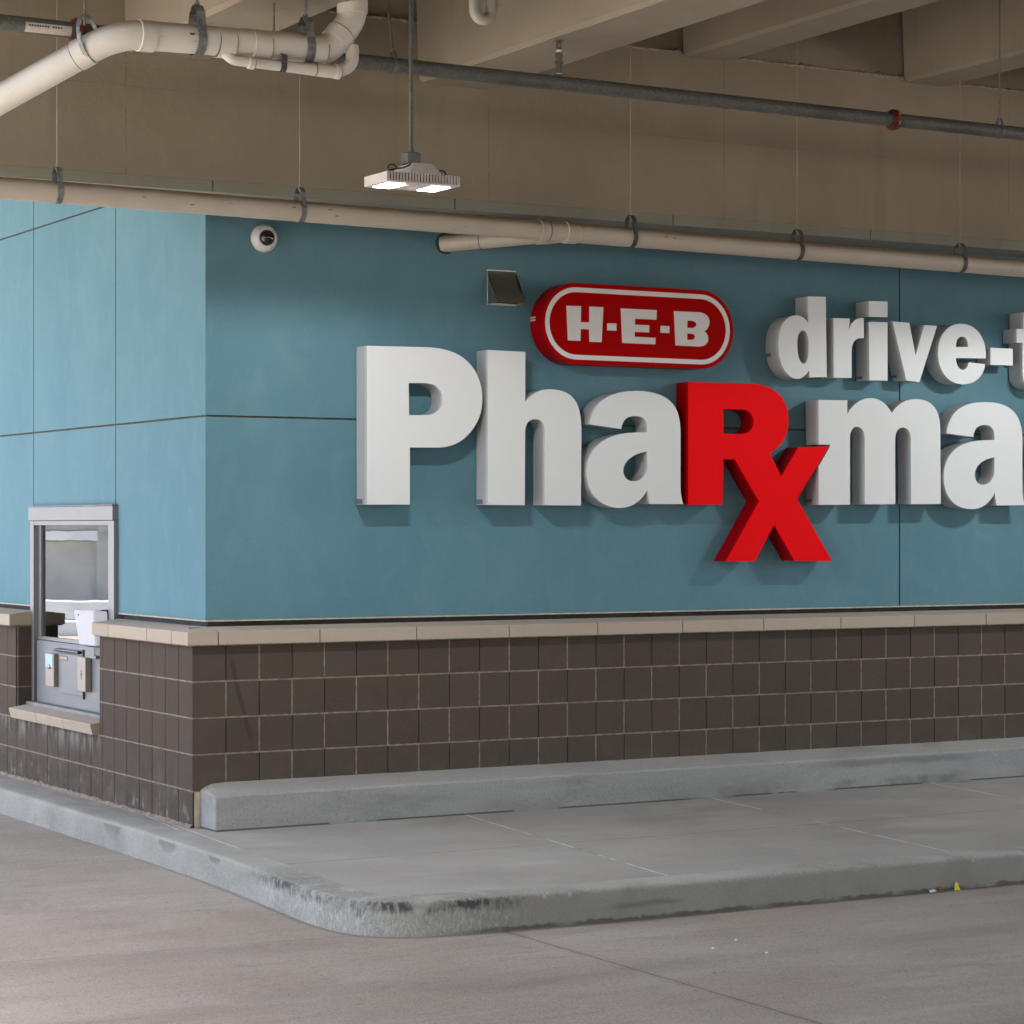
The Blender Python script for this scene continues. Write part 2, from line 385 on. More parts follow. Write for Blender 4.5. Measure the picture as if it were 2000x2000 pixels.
def mk_pvc(name, a, top_shade):
    m = NT(name, .38, spec=.5)
    nz = m.n('ShaderNodeSeparateXYZ'); m.link(m.geo.outputs['Normal'], nz.inputs[0])
    k = m.mix(m.ramp(m.noise(6, 5), .3, .7), a, tuple(min(1, c*1.08) for c in a[:3])+(1,))
    # brownish shading of the upper side, put into the colour
    k = m.mix(m.mul(m.ramp(m.math('ADD', nz.outputs[2], m.math('MULTIPLY', m.math('SUBTRACT', m.noise(5, 5), .5), .5)), .25, .85, 0, 1), top_shade), k, C(.22,.155,.085))
    k = m.mix(m.mul(m.ramp(m.noise(38, 4, (.4,1,1)), .66, .72), .35), k, C(.25,.21,.18))
    m.color(k); m.rough(m.ramp(m.noise(20, 4), .3, .7, .3, .55))
    return m.mat
def mk_galv():
    m = NT('galvanised_steel', .5, metal=.25)
    vo = m.n('ShaderNodeTexVoronoi'); vo.inputs['Scale'].default_value = 90; m.link(m.geo.outputs['Position'], vo.inputs['Vector'])
    k = m.mix(m.ramp(vo.outputs['Color'], .2, .8), C(.095,.10,.092), C(.13,.135,.125))
    k = m.mix(m.ramp(m.noise(5, 5, (.4,1,1)), .5, .75, 0, .6), k, C(.055,.055,.05))
    m.color(k); m.rough(m.ramp(m.noise(14, 3), .3, .7, .5, .7)); return m.mat
def mk_glass():
    m = bpy.data.materials.new('window_glass'); m.use_nodes = True; t = m.node_tree; t.nodes.clear()
    o = t.nodes.new('ShaderNodeOutputMaterial'); mx = t.nodes.new('ShaderNodeMixShader')
    tr = t.nodes.new('ShaderNodeBsdfTransparent'); tr.inputs[0].default_value = (.80,.88,.86,1)
    gl = t.nodes.new('ShaderNodeBsdfGlossy'); gl.inputs['Roughness'].default_value = .015; gl.inputs[0].default_value = (.95,.97,.97,1)
    fr = t.nodes.new('ShaderNodeFresnel'); fr.inputs['IOR'].default_value = 2.1
    nz = t.nodes.new('ShaderNodeTexNoise'); nz.inputs['Scale'].default_value = 1.6
    bp = t.nodes.new('ShaderNodeBump'); bp.inputs['Strength'].default_value = .010; bp.inputs['Distance'].default_value = .05
    t.links.new(nz.outputs[0], bp.inputs['Height']); t.links.new(bp.outputs[0], gl.inputs['Normal'])
    t.links.new(fr.outputs[0], mx.inputs[0]); t.links.new(tr.outputs[0], mx.inputs[1]); t.links.new(gl.outputs[0], mx.inputs[2]); t.links.new(mx.outputs[0], o.inputs[0])
    return m
def emit(name, c, s):
    m = bpy.data.materials.new(name); m.use_nodes = True; b = m.node_tree.nodes['Principled BSDF']
    b.inputs['Base Color'].default_value = (.8,.8,.8,1); b.inputs['Emission Color'].default_value = c; b.inputs['Emission Strength'].default_value = s
    return m
M = dict(
 stucco=mk_stucco(), block=mk_block(), mortar=mk_mortar(), cap=mk_cap(),
 girder=mk_girder(lines=(-.466,1.78,3.45,5.75,-2.4)),
 beam=mk_girder('pale_painted_beam', C(.285,.25,.198), C(.335,.298,.24)),
 grout=plain('rough_grout', C(.33,.285,.225), .9, var=.3, scale=30, bumpy=.6),
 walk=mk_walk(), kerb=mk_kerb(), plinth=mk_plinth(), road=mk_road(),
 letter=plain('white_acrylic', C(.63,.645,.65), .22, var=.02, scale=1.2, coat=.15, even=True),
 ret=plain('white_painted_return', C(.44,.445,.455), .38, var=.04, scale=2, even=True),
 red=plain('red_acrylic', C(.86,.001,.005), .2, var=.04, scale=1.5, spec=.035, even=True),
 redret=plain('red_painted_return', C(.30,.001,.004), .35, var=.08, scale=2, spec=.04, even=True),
 logo=plain('red_logo_face', C(.38,.0005,.001), .3, var=.05, scale=1.5, spec=.02, even=True),
 logow=plain('white_logo_vinyl', C(.68,.665,.665), .35, var=.03, scale=4),
 tagm=plain('grey_sticker', C(.16,.14,.20), .5, var=.4, scale=160),
 black=plain('black_plastic', C(.012,.012,.014), .35, var=.2),
 dark=plain('dark_recess', C(.03,.03,.028), .8, var=.2),
 dome=plain('smoked_dome', C(.006,.006,.008), .06, var=.2, coat=.6),
 camw=plain('white_camera_housing', C(.62,.62,.63), .4, var=.05),
 trim=plain('trim_cap', C(.56,.57,.575), .4, var=.03, scale=3, even=True), redtrim=plain('red_trim_cap', C(.42,.001,.004), .35, spec=.04, var=.03, scale=3, even=True), stain=plain('stainless_steel', C(.58,.54,.47), .3, metal=1, var=.1, scale=3, even=True),
 alu=plain('clear_aluminium', C(.24,.235,.245), .42, metal=.45, var=.05, scale=3, even=True),
 steel=plain('brushed_steel_panel', C(.19,.20,.22), .45, metal=.35, var=.10, scale=3, even=True),
 warmst=plain('warm_steel_plate', C(.30,.26,.23), .4, metal=.3, var=.08, scale=6, even=True),
 sticker=plain('pale_blue_sticker', C(.36,.52,.58), .5, var=.08, scale=60),
 plate=plain('bronze_label', C(.16,.12,.11), .45, var=.35, scale=120),
 whitep=plain('white_plastic', C(.46,.46,.49), .5, var=.02, even=True),
 pipe=mk_pvc('painted_drain_pipe', C(.43,.39,.335), .9), pvc=mk_pvc('white_pvc', C(.57,.56,.52), .65),
 cement=plain('dark_pipe_cement', C(.10,.09,.10), .6, var=.3, scale=40),
 creamcem=plain('cream_pipe_cement', C(.72,.66,.58), .5, var=.1, scale=30),
 galv=mk_galv(), strap=plain('zinc_strap', C(.20,.215,.225), .45, metal=.55, var=.35, scale=30),
 darkstrap=plain('dull_strap', C(.085,.085,.08), .55, metal=.4, var=.35, scale=30),
 rod=plain('painted_rod', C(.31,.27,.21), .7, var=.1), zrod=plain('zinc_rod', C(.17,.165,.155), .5, metal=.5, var=.25, scale=40),
 redc=plain('red_oxide_coupling', C(.13,.014,.008), .55, var=.35, scale=40, bumpy=.3),
 brass=plain('bronze_sprinkler', C(.16,.085,.05), .4, metal=.8, var=.2, scale=60),
 paper=plain('white_pipe_label', C(.52,.48,.44), .6, var=.1, scale=30),
 ink=plain('black_ink', C(.04,.04,.045), .6, var=.3, scale=60),
 lampm=plain('light_grey_lamp_casting', C(.58,.55,.53), .45, var=.06), jbox=plain('grey_junction_box', C(.10,.105,.11), .5, metal=.3, var=.15),
 led=emit('led_panel', (.93,.96,1,1), 7),
 inner=plain('interior_grey_wall', C(.40,.41,.40), .8, var=.05), count=plain('interior_white_counter', C(.72,.73,.71), .5, var=.04),
 teal=plain('teal_interior', C(.05,.13,.13), .7, var=.1), seal=plain('cream_sealant', C(.46,.40,.30), .8, var=.15, scale=30),
 flash=plain('grey_flashing', C(.20,.20,.19), .5, metal=.3, var=.15),
 yellow=plain('yellow_paper', C(.80,.62,.02), .6, var=.1, scale=60), leaf=plain('brown_leaf', C(.20,.10,.05), .8, var=.3, scale=60),

 reveal=plain('reveal_backing', C(.075,.065,.05), .8, var=.2, scale=12), white=plain('white_litter', C(.75,.74,.72), .6, var=.1),
 barrier=plain('white_barrier_paint', C(.84,.84,.83), .7, var=.08, scale=2), soffit=mk_girder('pale_soffit_panel', C(.235,.238,.198), C(.27,.272,.23)), lane=plain('bounce_lane_concrete', C(.33,.30,.26), .9, var=.1, scale=2), farw=plain('far_grey_concrete', C(.50,.49,.47), .85, var=.12, scale=2),
 glass=mk_glass())
LAMP_W, SUN, SKY, SUN_EL, SUN_AZ, EXPO = 13.5, 4.5, .15, 72, -78, 2.55
LET = {
'P': [[(1.0758,2.7238),(1.458,2.7287),(1.4852,2.7287),(1.5128,2.7277),(1.5407,2.7255),(1.5684,2.7221),(1.5958,2.7173),(1.6225,2.7112),(1.6482,2.7035),(1.6727,2.6942),(1.6956,2.6832),(1.7166,2.6704),(1.7392,2.6535),(1.7596,2.6347),(1.7778,2.6142),(1.7936,2.5922),(1.8072,2.569),(1.8184,2.5446),(1.8271,2.5192),(1.8334,2.4931),(1.8372,2.4664),(1.8385,2.4392),(1.8372,2.4097),(1.8335,2.3818),(1.8275,2.3557),(1.8191,2.3311),(1.8087,2.3079),(1.7963,2.2861),(1.782,2.2655),(1.7659,2.246),(1.7481,2.2275),(1.7288,2.21),(1.7102,2.1955),(1.6911,2.1831),(1.6716,2.1727),(1.6518,2.164),(1.6319,2.1569),(1.6121,2.1514),(1.5924,2.1473),(1.573,2.1444),(1.5541,2.1427),(1.5357,2.1419),(1.3541,2.1402),(1.3541,1.8072),(1.0769,1.8051)],[(1.3464,2.516),(1.4521,2.519),(1.4742,2.5178),(1.4941,2.5144),(1.5117,2.5089),(1.5271,2.5016),(1.5401,2.4924),(1.5508,2.4816),(1.5591,2.4693),(1.5651,2.4556),(1.5687,2.4405),(1.5699,2.4244),(1.5687,2.4096),(1.5652,2.3956),(1.5593,2.3824),(1.5512,2.3704),(1.5408,2.3597),(1.5283,2.3503),(1.5138,2.3426),(1.4972,2.3367),(1.4786,2.3327),(1.458,2.3308),(1.3488,2.3283)]],
'h': [[(1.8761,2.7279),(2.1329,2.7251),(2.1316,2.4259),(2.1432,2.439),(2.156,2.4512),(2.17,2.4624),(2.1851,2.4726),(2.2014,2.4815),(2.2189,2.4892),(2.2375,2.4955),(2.2573,2.5004),(2.2783,2.5038),(2.3004,2.5056),(2.3348,2.5053),(2.3659,2.5024),(2.3938,2.4969),(2.4188,2.4888),(2.4407,2.4782),(2.4599,2.4651),(2.4763,2.4494),(2.4901,2.4311),(2.5013,2.4104),(2.5102,2.3872),(2.5138,2.3742),(2.5168,2.361),(2.5193,2.3477),(2.5214,2.3343),(2.523,2.3205),(2.5243,2.3064),(2.5252,2.2919),(2.5258,2.2769),(2.5261,2.2614),(2.5262,2.2453),(2.523,1.8059),(2.2689,1.8065),(2.2689,2.2622),(2.2673,2.2732),(2.2644,2.2832),(2.2603,2.2923),(2.255,2.3003),(2.2486,2.3072),(2.2411,2.313),(2.2325,2.3176),(2.223,2.3208),(2.2125,2.3227),(2.201,2.3232),(2.1889,2.3221),(2.1776,2.3194),(2.1674,2.3151),(2.1582,2.3091),(2.1503,2.3015),(2.1435,2.2922),(2.1382,2.2812),(2.1342,2.2685),(2.1318,2.2541),(2.131,2.238),(2.1291,1.806),(1.8749,1.8066)]],
'a': [[(2.5834,2.3001),(2.5909,2.3308),(2.6023,2.3609),(2.6182,2.3898),(2.6393,2.417),(2.6664,2.4419),(2.7003,2.4639),(2.7416,2.4826),(2.7911,2.4973),(2.8497,2.5075),(2.9181,2.5125),(2.97,2.5121),(3.0161,2.5087),(3.0568,2.5025),(3.0924,2.4939),(3.1232,2.4829),(3.1497,2.47),(3.1721,2.4554),(3.1908,2.4394),(3.2063,2.4222),(3.2188,2.4042),(3.2248,2.3919),(3.23,2.3789),(3.2345,2.3653),(3.2383,2.351),(3.2415,2.3363),(3.244,2.3211),(3.2458,2.3057),(3.2471,2.2899),(3.2479,2.274),(3.2481,2.258),(3.2481,1.9376),(3.2484,1.922),(3.2491,1.9072),(3.2502,1.8931),(3.2518,1.8799),(3.2538,1.8675),(3.2562,1.8559),(3.259,1.8451),(3.2622,1.8351),(3.2657,1.8259),(3.2695,1.8175),(3.0256,1.8165),(3.0225,1.8234),(3.0196,1.8308),(3.0169,1.8386),(3.0143,1.8469),(3.0119,1.8556),(3.0097,1.8648),(3.0077,1.8743),(3.006,1.8841),(3.0044,1.8943),(3.003,1.9047),(2.9906,1.8854),(2.9762,1.8674),(2.9598,1.851),(2.9415,1.8362),(2.9215,1.8232),(2.8999,1.8123),(2.8767,1.8035),(2.8519,1.797),(2.8259,1.7929),(2.7985,1.7914),(2.758,1.7945),(2.7207,1.8023),(2.6868,1.8147),(2.6565,1.8312),(2.6301,1.8517),(2.6078,1.8757),(2.5898,1.903),(2.5765,1.9333),(2.568,1.9663),(2.5645,2.0017),(2.5666,2.0354),(2.5724,2.0662),(2.5819,2.0941),(2.5947,2.1194),(2.6105,2.1421),(2.6292,2.1625),(2.6503,2.1805),(2.6737,2.1963),(2.699,2.2102),(2.7261,2.2221),(2.7465,2.2292),(2.7675,2.2355),(2.7895,2.2409),(2.8129,2.2456),(2.8381,2.2496),(2.8653,2.2529),(2.8949,2.2555),(2.9273,2.2575),(2.9629,2.2591),(3.0019,2.2601),(3.0046,2.2888),(3.0029,2.3015),(2.9996,2.3131),(2.9945,2.3235),(2.9877,2.3327),(2.9793,2.3406),(2.9693,2.3471),(2.9576,2.3522),(2.9443,2.3558),(2.9294,2.3579),(2.9129,2.3583),(2.895,2.357),(2.8788,2.3539),(2.8644,2.3491),(2.8518,2.3427),(2.841,2.3349),(2.8319,2.3256),(2.8247,2.315),(2.8193,2.3032),(2.8158,2.2903),(2.814,2.2763)],[(2.9967,2.1408),(2.9753,2.137),(2.9528,2.1313),(2.9299,2.1239),(2.9074,2.1146),(2.8862,2.1034),(2.867,2.0903),(2.8507,2.0752),(2.8381,2.0581),(2.8299,2.0389),(2.827,2.0176),(2.8286,2.0062),(2.8319,1.9958),(2.8367,1.9865),(2.843,1.9783),(2.8507,1.9713),(2.8598,1.9655),(2.8701,1.9611),(2.8815,1.9579),(2.8941,1.9562),(2.9077,1.956),(2.9256,1.9588),(2.9418,1.9638),(2.9563,1.9708),(2.9689,1.9796),(2.9796,1.9899),(2.9885,2.0017),(2.9955,2.0147),(3.0005,2.0287),(3.0036,2.0436),(3.0046,2.0592),(3.003,2.1409)]],
'Rx': [[(3.309,2.5797),(3.7854,2.5827),(3.8193,2.5813),(3.851,2.578),(3.8804,2.5731),(3.9077,2.5665),(3.9329,2.5584),(3.956,2.5489),(3.9771,2.538),(3.9962,2.5258),(4.0133,2.5123),(4.0284,2.4978),(4.0385,2.4844),(4.0472,2.4706),(4.0547,2.4564),(4.061,2.442),(4.0661,2.4272),(4.0701,2.4123),(4.0731,2.3972),(4.075,2.3819),(4.0759,2.3665),(4.0759,2.3511),(4.0733,2.323),(4.0679,2.2968),(4.0597,2.2723),(4.0489,2.2494),(4.0354,2.2282),(4.0192,2.2084),(4.0006,2.1901),(3.9795,2.1732),(3.9559,2.1575),(3.93,2.1431),(4.0205,1.998),(4.1554,2.1851),(4.3961,2.1954),(4.1434,1.8529),(4.4244,1.4543),(4.1251,1.4578),(3.9654,1.6885),(3.8127,1.4576),(3.5922,1.4592),(3.8462,1.8367),(3.6615,2.1011),(3.573,2.1),(3.5653,1.8157),(3.3075,1.814)],[(3.5714,2.4152),(3.7001,2.4182),(3.7199,2.4171),(3.7377,2.4142),(3.7534,2.4095),(3.7671,2.4033),(3.7786,2.3957),(3.7881,2.3868),(3.7954,2.3769),(3.8007,2.366),(3.8038,2.3544),(3.8049,2.3422),(3.8038,2.3292),(3.8007,2.317),(3.7954,2.3058),(3.7881,2.2956),(3.7786,2.2865),(3.7671,2.2788),(3.7534,2.2724),(3.7377,2.2674),(3.7199,2.2641),(3.7001,2.2625),(3.5714,2.262)]],
'm': [[(4.3144,2.4923),(4.546,2.4961),(4.546,2.4053),(4.5598,2.4243),(4.5748,2.4417),(4.591,2.4575),(4.6083,2.4715),(4.6269,2.4836),(4.6465,2.4939),(4.6673,2.5023),(4.6891,2.5086),(4.712,2.5128),(4.736,2.5149),(4.7598,2.5142),(4.7822,2.5109),(4.8033,2.5054),(4.823,2.4977),(4.8413,2.4881),(4.8581,2.4768),(4.8736,2.4641),(4.8876,2.4501),(4.9001,2.4351),(4.9111,2.4192),(4.9234,2.4355),(4.9374,2.4507),(4.9532,2.4647),(4.9707,2.4774),(4.9901,2.4887),(5.0113,2.4983),(5.0344,2.5063),(5.0594,2.5124),(5.0865,2.5164),(5.1155,2.5183),(5.1535,2.5165),(5.1874,2.5108),(5.2173,2.5013),(5.2432,2.488),(5.2652,2.4711),(5.2832,2.4506),(5.2973,2.4268),(5.3077,2.3997),(5.3142,2.3694),(5.3171,2.336),(5.3218,1.8265),(5.0721,1.8244),(5.0688,2.2473),(5.0681,2.2623),(5.066,2.2759),(5.0626,2.288),(5.0578,2.2987),(5.0518,2.3077),(5.0444,2.3152),(5.0357,2.321),(5.0258,2.3252),(5.0147,2.3276),(5.0024,2.3282),(4.9893,2.3268),(4.978,2.3232),(4.9683,2.3177),(4.9601,2.3106),(4.9533,2.3019),(4.9478,2.2921),(4.9436,2.2812),(4.9406,2.2696),(4.9385,2.2575),(4.9375,2.245),(4.9395,1.8239),(4.6884,1.8213),(4.6884,2.2511),(4.6873,2.2645),(4.6848,2.2769),(4.681,2.2881),(4.676,2.298),(4.6698,2.3065),(4.6627,2.3137),(4.6546,2.3193),(4.6456,2.3234),(4.6359,2.3258),(4.6255,2.3265),(4.6144,2.3252),(4.6045,2.3221),(4.5958,2.3172),(4.5882,2.3107),(4.5818,2.3029),(4.5766,2.2939),(4.5725,2.2838),(4.5696,2.2728),(4.5679,2.2611),(4.5673,2.249),(4.5673,1.8192),(4.3175,1.8162),(4.3156,2.0644),(4.4087,2.1969),(4.4087,2.2072),(4.315,2.2057)]],
'a2': [[(5.3708,2.2965),(5.3777,2.3312),(5.3892,2.3639),(5.4057,2.3944),(5.4277,2.4222),(5.4556,2.447),(5.4899,2.4685),(5.531,2.4862),(5.5796,2.4998),(5.636,2.5089),(5.7009,2.5132),(5.75,2.5131),(5.7937,2.5102),(5.8323,2.5048),(5.8663,2.4971),(5.8959,2.4873),(5.9216,2.4756),(5.9436,2.4623),(5.9624,2.4476),(5.9783,2.4318),(5.9918,2.4149),(6.0,2.4015),(6.007,2.3878),(6.013,2.3737),(6.018,2.3594),(6.022,2.3448),(6.0252,2.3299),(6.0277,2.3147),(6.0294,2.2992),(6.0305,2.2834),(6.0311,2.2674),(6.0311,1.9437),(6.0318,1.928),(6.0326,1.9133),(6.0337,1.8996),(6.0351,1.8867),(6.0369,1.8745),(6.039,1.8629),(6.0416,1.8519),(6.0446,1.8414),(6.0482,1.8313),(6.0523,1.8215),(5.805,1.8191),(5.8025,1.8268),(5.8001,1.835),(5.798,1.8437),(5.796,1.8526),(5.7941,1.8618),(5.7925,1.871),(5.791,1.8802),(5.7897,1.8891),(5.7886,1.8978),(5.7876,1.9061),(5.7746,1.8855),(5.7598,1.8668),(5.7435,1.8501),(5.7255,1.8354),(5.7059,1.8228),(5.6848,1.8123),(5.6622,1.804),(5.6382,1.798),(5.6127,1.7943),(5.5859,1.793),(5.5417,1.7961),(5.502,1.8038),(5.4667,1.8158),(5.4359,1.8319),(5.4097,1.852),(5.3879,1.8758),(5.3708,1.9031),(5.3582,1.9338),(5.3503,1.9677),(5.3471,2.0045),(5.3489,2.0364),(5.3543,2.066),(5.3631,2.0932),(5.3751,2.1183),(5.3902,2.1411),(5.4082,2.1617),(5.4289,2.1802),(5.4522,2.1966),(5.4779,2.2108),(5.5059,2.2229),(5.5299,2.2307),(5.5542,2.2372),(5.5789,2.2427),(5.6043,2.2473),(5.6307,2.2509),(5.6583,2.2538),(5.6872,2.256),(5.7178,2.2576),(5.7502,2.2588),(5.7847,2.2596),(5.7847,2.2944),(5.7831,2.306),(5.7799,2.3167),(5.7751,2.3264),(5.7689,2.335),(5.7612,2.3425),(5.752,2.3487),(5.7413,2.3536),(5.7292,2.3571),(5.7157,2.3591),(5.7009,2.3596),(5.6842,2.3585),(5.6688,2.3558),(5.6548,2.3515),(5.6423,2.3456),(5.6313,2.3381),(5.6219,2.3291),(5.6142,2.3184),(5.6083,2.3062),(5.6041,2.2923),(5.602,2.2768)],[(5.7847,2.1426),(5.7595,2.1387),(5.7347,2.1329),(5.7108,2.1253),(5.6884,2.116),(5.6679,2.1049),(5.65,2.0922),(5.635,2.0777),(5.6236,2.0617),(5.6162,2.0441),(5.6134,2.0249),(5.6146,2.0122),(5.6173,2.0007),(5.6216,1.9905),(5.6274,1.9816),(5.6345,1.974),(5.643,1.9677),(5.6528,1.9628),(5.6638,1.9593),(5.676,1.9573),(5.6893,1.9566),(5.7074,1.9594),(5.7236,1.9644),(5.7379,1.9716),(5.7503,1.9808),(5.7608,1.9918),(5.7694,2.0043),(5.7761,2.0183),(5.7809,2.0335),(5.7837,2.0497),(5.7847,2.0668)]],
'd': [[(4.2307,3.1545),(4.3712,3.1592),(4.3798,2.6418),(4.2444,2.6359),(4.2398,2.6821),(4.2313,2.6708),(4.2221,2.6606),(4.2125,2.6517),(4.2026,2.644),(4.1925,2.6375),(4.1824,2.6321),(4.1724,2.628),(4.1627,2.6251),(4.1533,2.6234),(4.1445,2.6228),(4.1197,2.6257),(4.0964,2.6337),(4.0749,2.6462),(4.0554,2.6631),(4.0381,2.6839),(4.0234,2.7084),(4.0115,2.7362),(4.0027,2.767),(3.9972,2.8005),(3.9954,2.8363),(3.9969,2.8693),(4.0016,2.8998),(4.0092,2.9275),(4.0197,2.9523),(4.0329,2.9741),(4.0487,2.9925),(4.067,3.0074),(4.0878,3.0187),(4.1108,3.026),(4.136,3.0292),(4.1485,3.029),(4.1604,3.0278),(4.1717,3.0255),(4.1824,3.0223),(4.1925,3.0181),(4.2017,3.0129),(4.2103,3.0068),(4.218,2.9997),(4.2248,2.9917),(4.2307,2.9827)],[(4.1898,2.9352),(4.1817,2.9334),(4.1743,2.9299),(4.1678,2.9249),(4.162,2.9183),(4.1571,2.9101),(4.153,2.9004),(4.1498,2.8892),(4.1475,2.8764),(4.1461,2.8621),(4.1456,2.8464),(4.1461,2.8262),(4.1476,2.8072),(4.15,2.7895),(4.1534,2.7733),(4.1578,2.7589),(4.1633,2.7465),(4.1697,2.7364),(4.1772,2.7288),(4.1858,2.724),(4.1955,2.722),(4.2035,2.7239),(4.2105,2.7276),(4.2166,2.7332),(4.2218,2.7407),(4.226,2.7503),(4.2294,2.762),(4.232,2.7759),(4.2339,2.792),(4.2349,2.8105),(4.2353,2.8313),(4.2348,2.851),(4.2335,2.8687),(4.2314,2.8844),(4.2283,2.898),(4.2243,2.9096),(4.2193,2.919),(4.2134,2.9263),(4.2065,2.9315),(4.1987,2.9344)]],
'r': [[(4.4356,3.0244),(4.5658,3.0266),(4.5588,2.9497),(4.5641,2.9646),(4.5706,2.9783),(4.5785,2.9906),(4.5878,3.0015),(4.5987,3.011),(4.6112,3.0191),(4.6254,3.0255),(4.6414,3.0304),(4.6594,3.0336),(4.6794,3.0351),(4.6806,2.9033),(4.6619,2.9036),(4.6453,2.9018),(4.6306,2.8981),(4.6178,2.8925),(4.607,2.8851),(4.598,2.8761),(4.5909,2.8655),(4.5856,2.8534),(4.582,2.8399),(4.5803,2.8252),(4.5803,2.6417),(4.4368,2.6388)]],
'i_stem': [[(4.7228,3.0113),(4.8748,3.0152),(4.8748,2.6332),(4.7263,2.6307)]],
'i_dot': [[(4.7216,3.1474),(4.8748,3.1507),(4.8748,3.0489),(4.7216,3.0448)]],
'v': [[(4.9166,3.0225),(5.0567,3.0188),(5.1095,2.8048),(5.1829,3.0098),(5.2907,3.008),(5.1407,2.631),(5.0315,2.6396)]],
'e': [[(5.7103,2.8071),(5.4506,2.7998),(5.4521,2.7867),(5.4547,2.7745),(5.4583,2.7635),(5.463,2.7536),(5.4687,2.745),(5.4754,2.7377),(5.4831,2.7319),(5.4918,2.7276),(5.5015,2.7249),(5.5121,2.7239),(5.5192,2.7251),(5.5258,2.7273),(5.5319,2.7304),(5.5374,2.7344),(5.5425,2.7393),(5.5471,2.745),(5.5513,2.7514),(5.5551,2.7586),(5.5585,2.7664),(5.5614,2.7748),(5.7041,2.7689),(5.6983,2.7435),(5.6888,2.7204),(5.6757,2.6996),(5.6593,2.6813),(5.64,2.6655),(5.618,2.6523),(5.5936,2.6417),(5.5671,2.6338),(5.5388,2.6286),(5.509,2.6263),(5.4709,2.6289),(5.4363,2.6365),(5.4051,2.6487),(5.3776,2.6652),(5.3539,2.6855),(5.3342,2.7092),(5.3186,2.7359),(5.3072,2.7652),(5.3003,2.7968),(5.298,2.8302),(5.3003,2.8634),(5.3071,2.8943),(5.3182,2.9228),(5.3332,2.9486),(5.352,2.9714),(5.3743,2.9909),(5.3998,3.007),(5.4284,3.0193),(5.4598,3.0275),(5.4936,3.0315),(5.5312,3.0302),(5.5664,3.0236),(5.5986,3.0121),(5.6275,2.9958),(5.6528,2.9749),(5.674,2.9495),(5.6907,2.9198),(5.7026,2.886),(5.7093,2.8484)],[(5.4506,2.8747),(5.4519,2.888),(5.454,2.8999),(5.457,2.9103),(5.4608,2.9193),(5.4656,2.9269),(5.4714,2.9331),(5.4783,2.9381),(5.4863,2.9417),(5.4955,2.944),(5.5059,2.945),(5.5156,2.9443),(5.5242,2.9421),(5.5318,2.9385),(5.5383,2.9337),(5.5438,2.9275),(5.5482,2.9201),(5.5515,2.9114),(5.5538,2.9016),(5.5551,2.8906),(5.5552,2.8785)]],
'hyphen': [[(5.7509,2.8797),(5.9457,2.8809),(5.9457,2.7671),(5.7509,2.7651)]],
't': [[(6.0408,3.1306),(6.1716,3.1265),(6.1716,3.0192),(6.2615,3.0193),(6.2615,2.9255),(6.1716,2.9251),(6.1716,2.7534),(6.1733,2.7428),(6.1767,2.7341),(6.1817,2.7271),(6.1884,2.7218),(6.1968,2.718),(6.2072,2.7154),(6.2194,2.714),(6.2335,2.7135),(6.2497,2.7139),(6.268,2.7149),(6.268,2.6245),(6.2487,2.62),(6.2295,2.6164),(6.2104,2.6138),(6.1917,2.6121),(6.1732,2.6115),(6.1552,2.6119),(6.1376,2.6133),(6.1206,2.6159),(6.1042,2.6195),(6.0885,2.6244),(6.0776,2.6303),(6.068,2.6372),(6.0595,2.6451),(6.0523,2.654),(6.0462,2.6639),(6.0412,2.6748),(6.0374,2.6868),(6.0347,2.6999),(6.033,2.7142),(6.0325,2.7296),(6.0325,2.9248),(5.9805,2.9234),(5.9805,3.0165),(6.0408,3.0174)]],
'H': [[(2.4194,3.0144),(2.5233,3.0161),(2.5216,2.9197),(2.5811,2.92),(2.5828,3.0166),(2.6836,3.0174),(2.6699,2.8036),(2.5828,2.8025),(2.5802,2.8772),(2.5208,2.8777),(2.5191,2.8059),(2.4303,2.8055)]],
'dot1': [[(2.7111,2.9202),(2.7773,2.9215),(2.7773,2.8777),(2.7093,2.8772)]],
'E': [[(2.8084,3.0156),(3.0717,3.0161),(3.0691,2.957),(2.9116,2.9563),(2.9116,2.9196),(3.0173,2.9203),(3.0147,2.876),(2.9099,2.8756),(2.9099,2.8455),(3.0629,2.844),(3.0603,2.804),(2.8188,2.804)]],
'dot2': [[(3.0999,2.9199),(3.1661,2.9204),(3.1643,2.8774),(3.0981,2.8778)]],
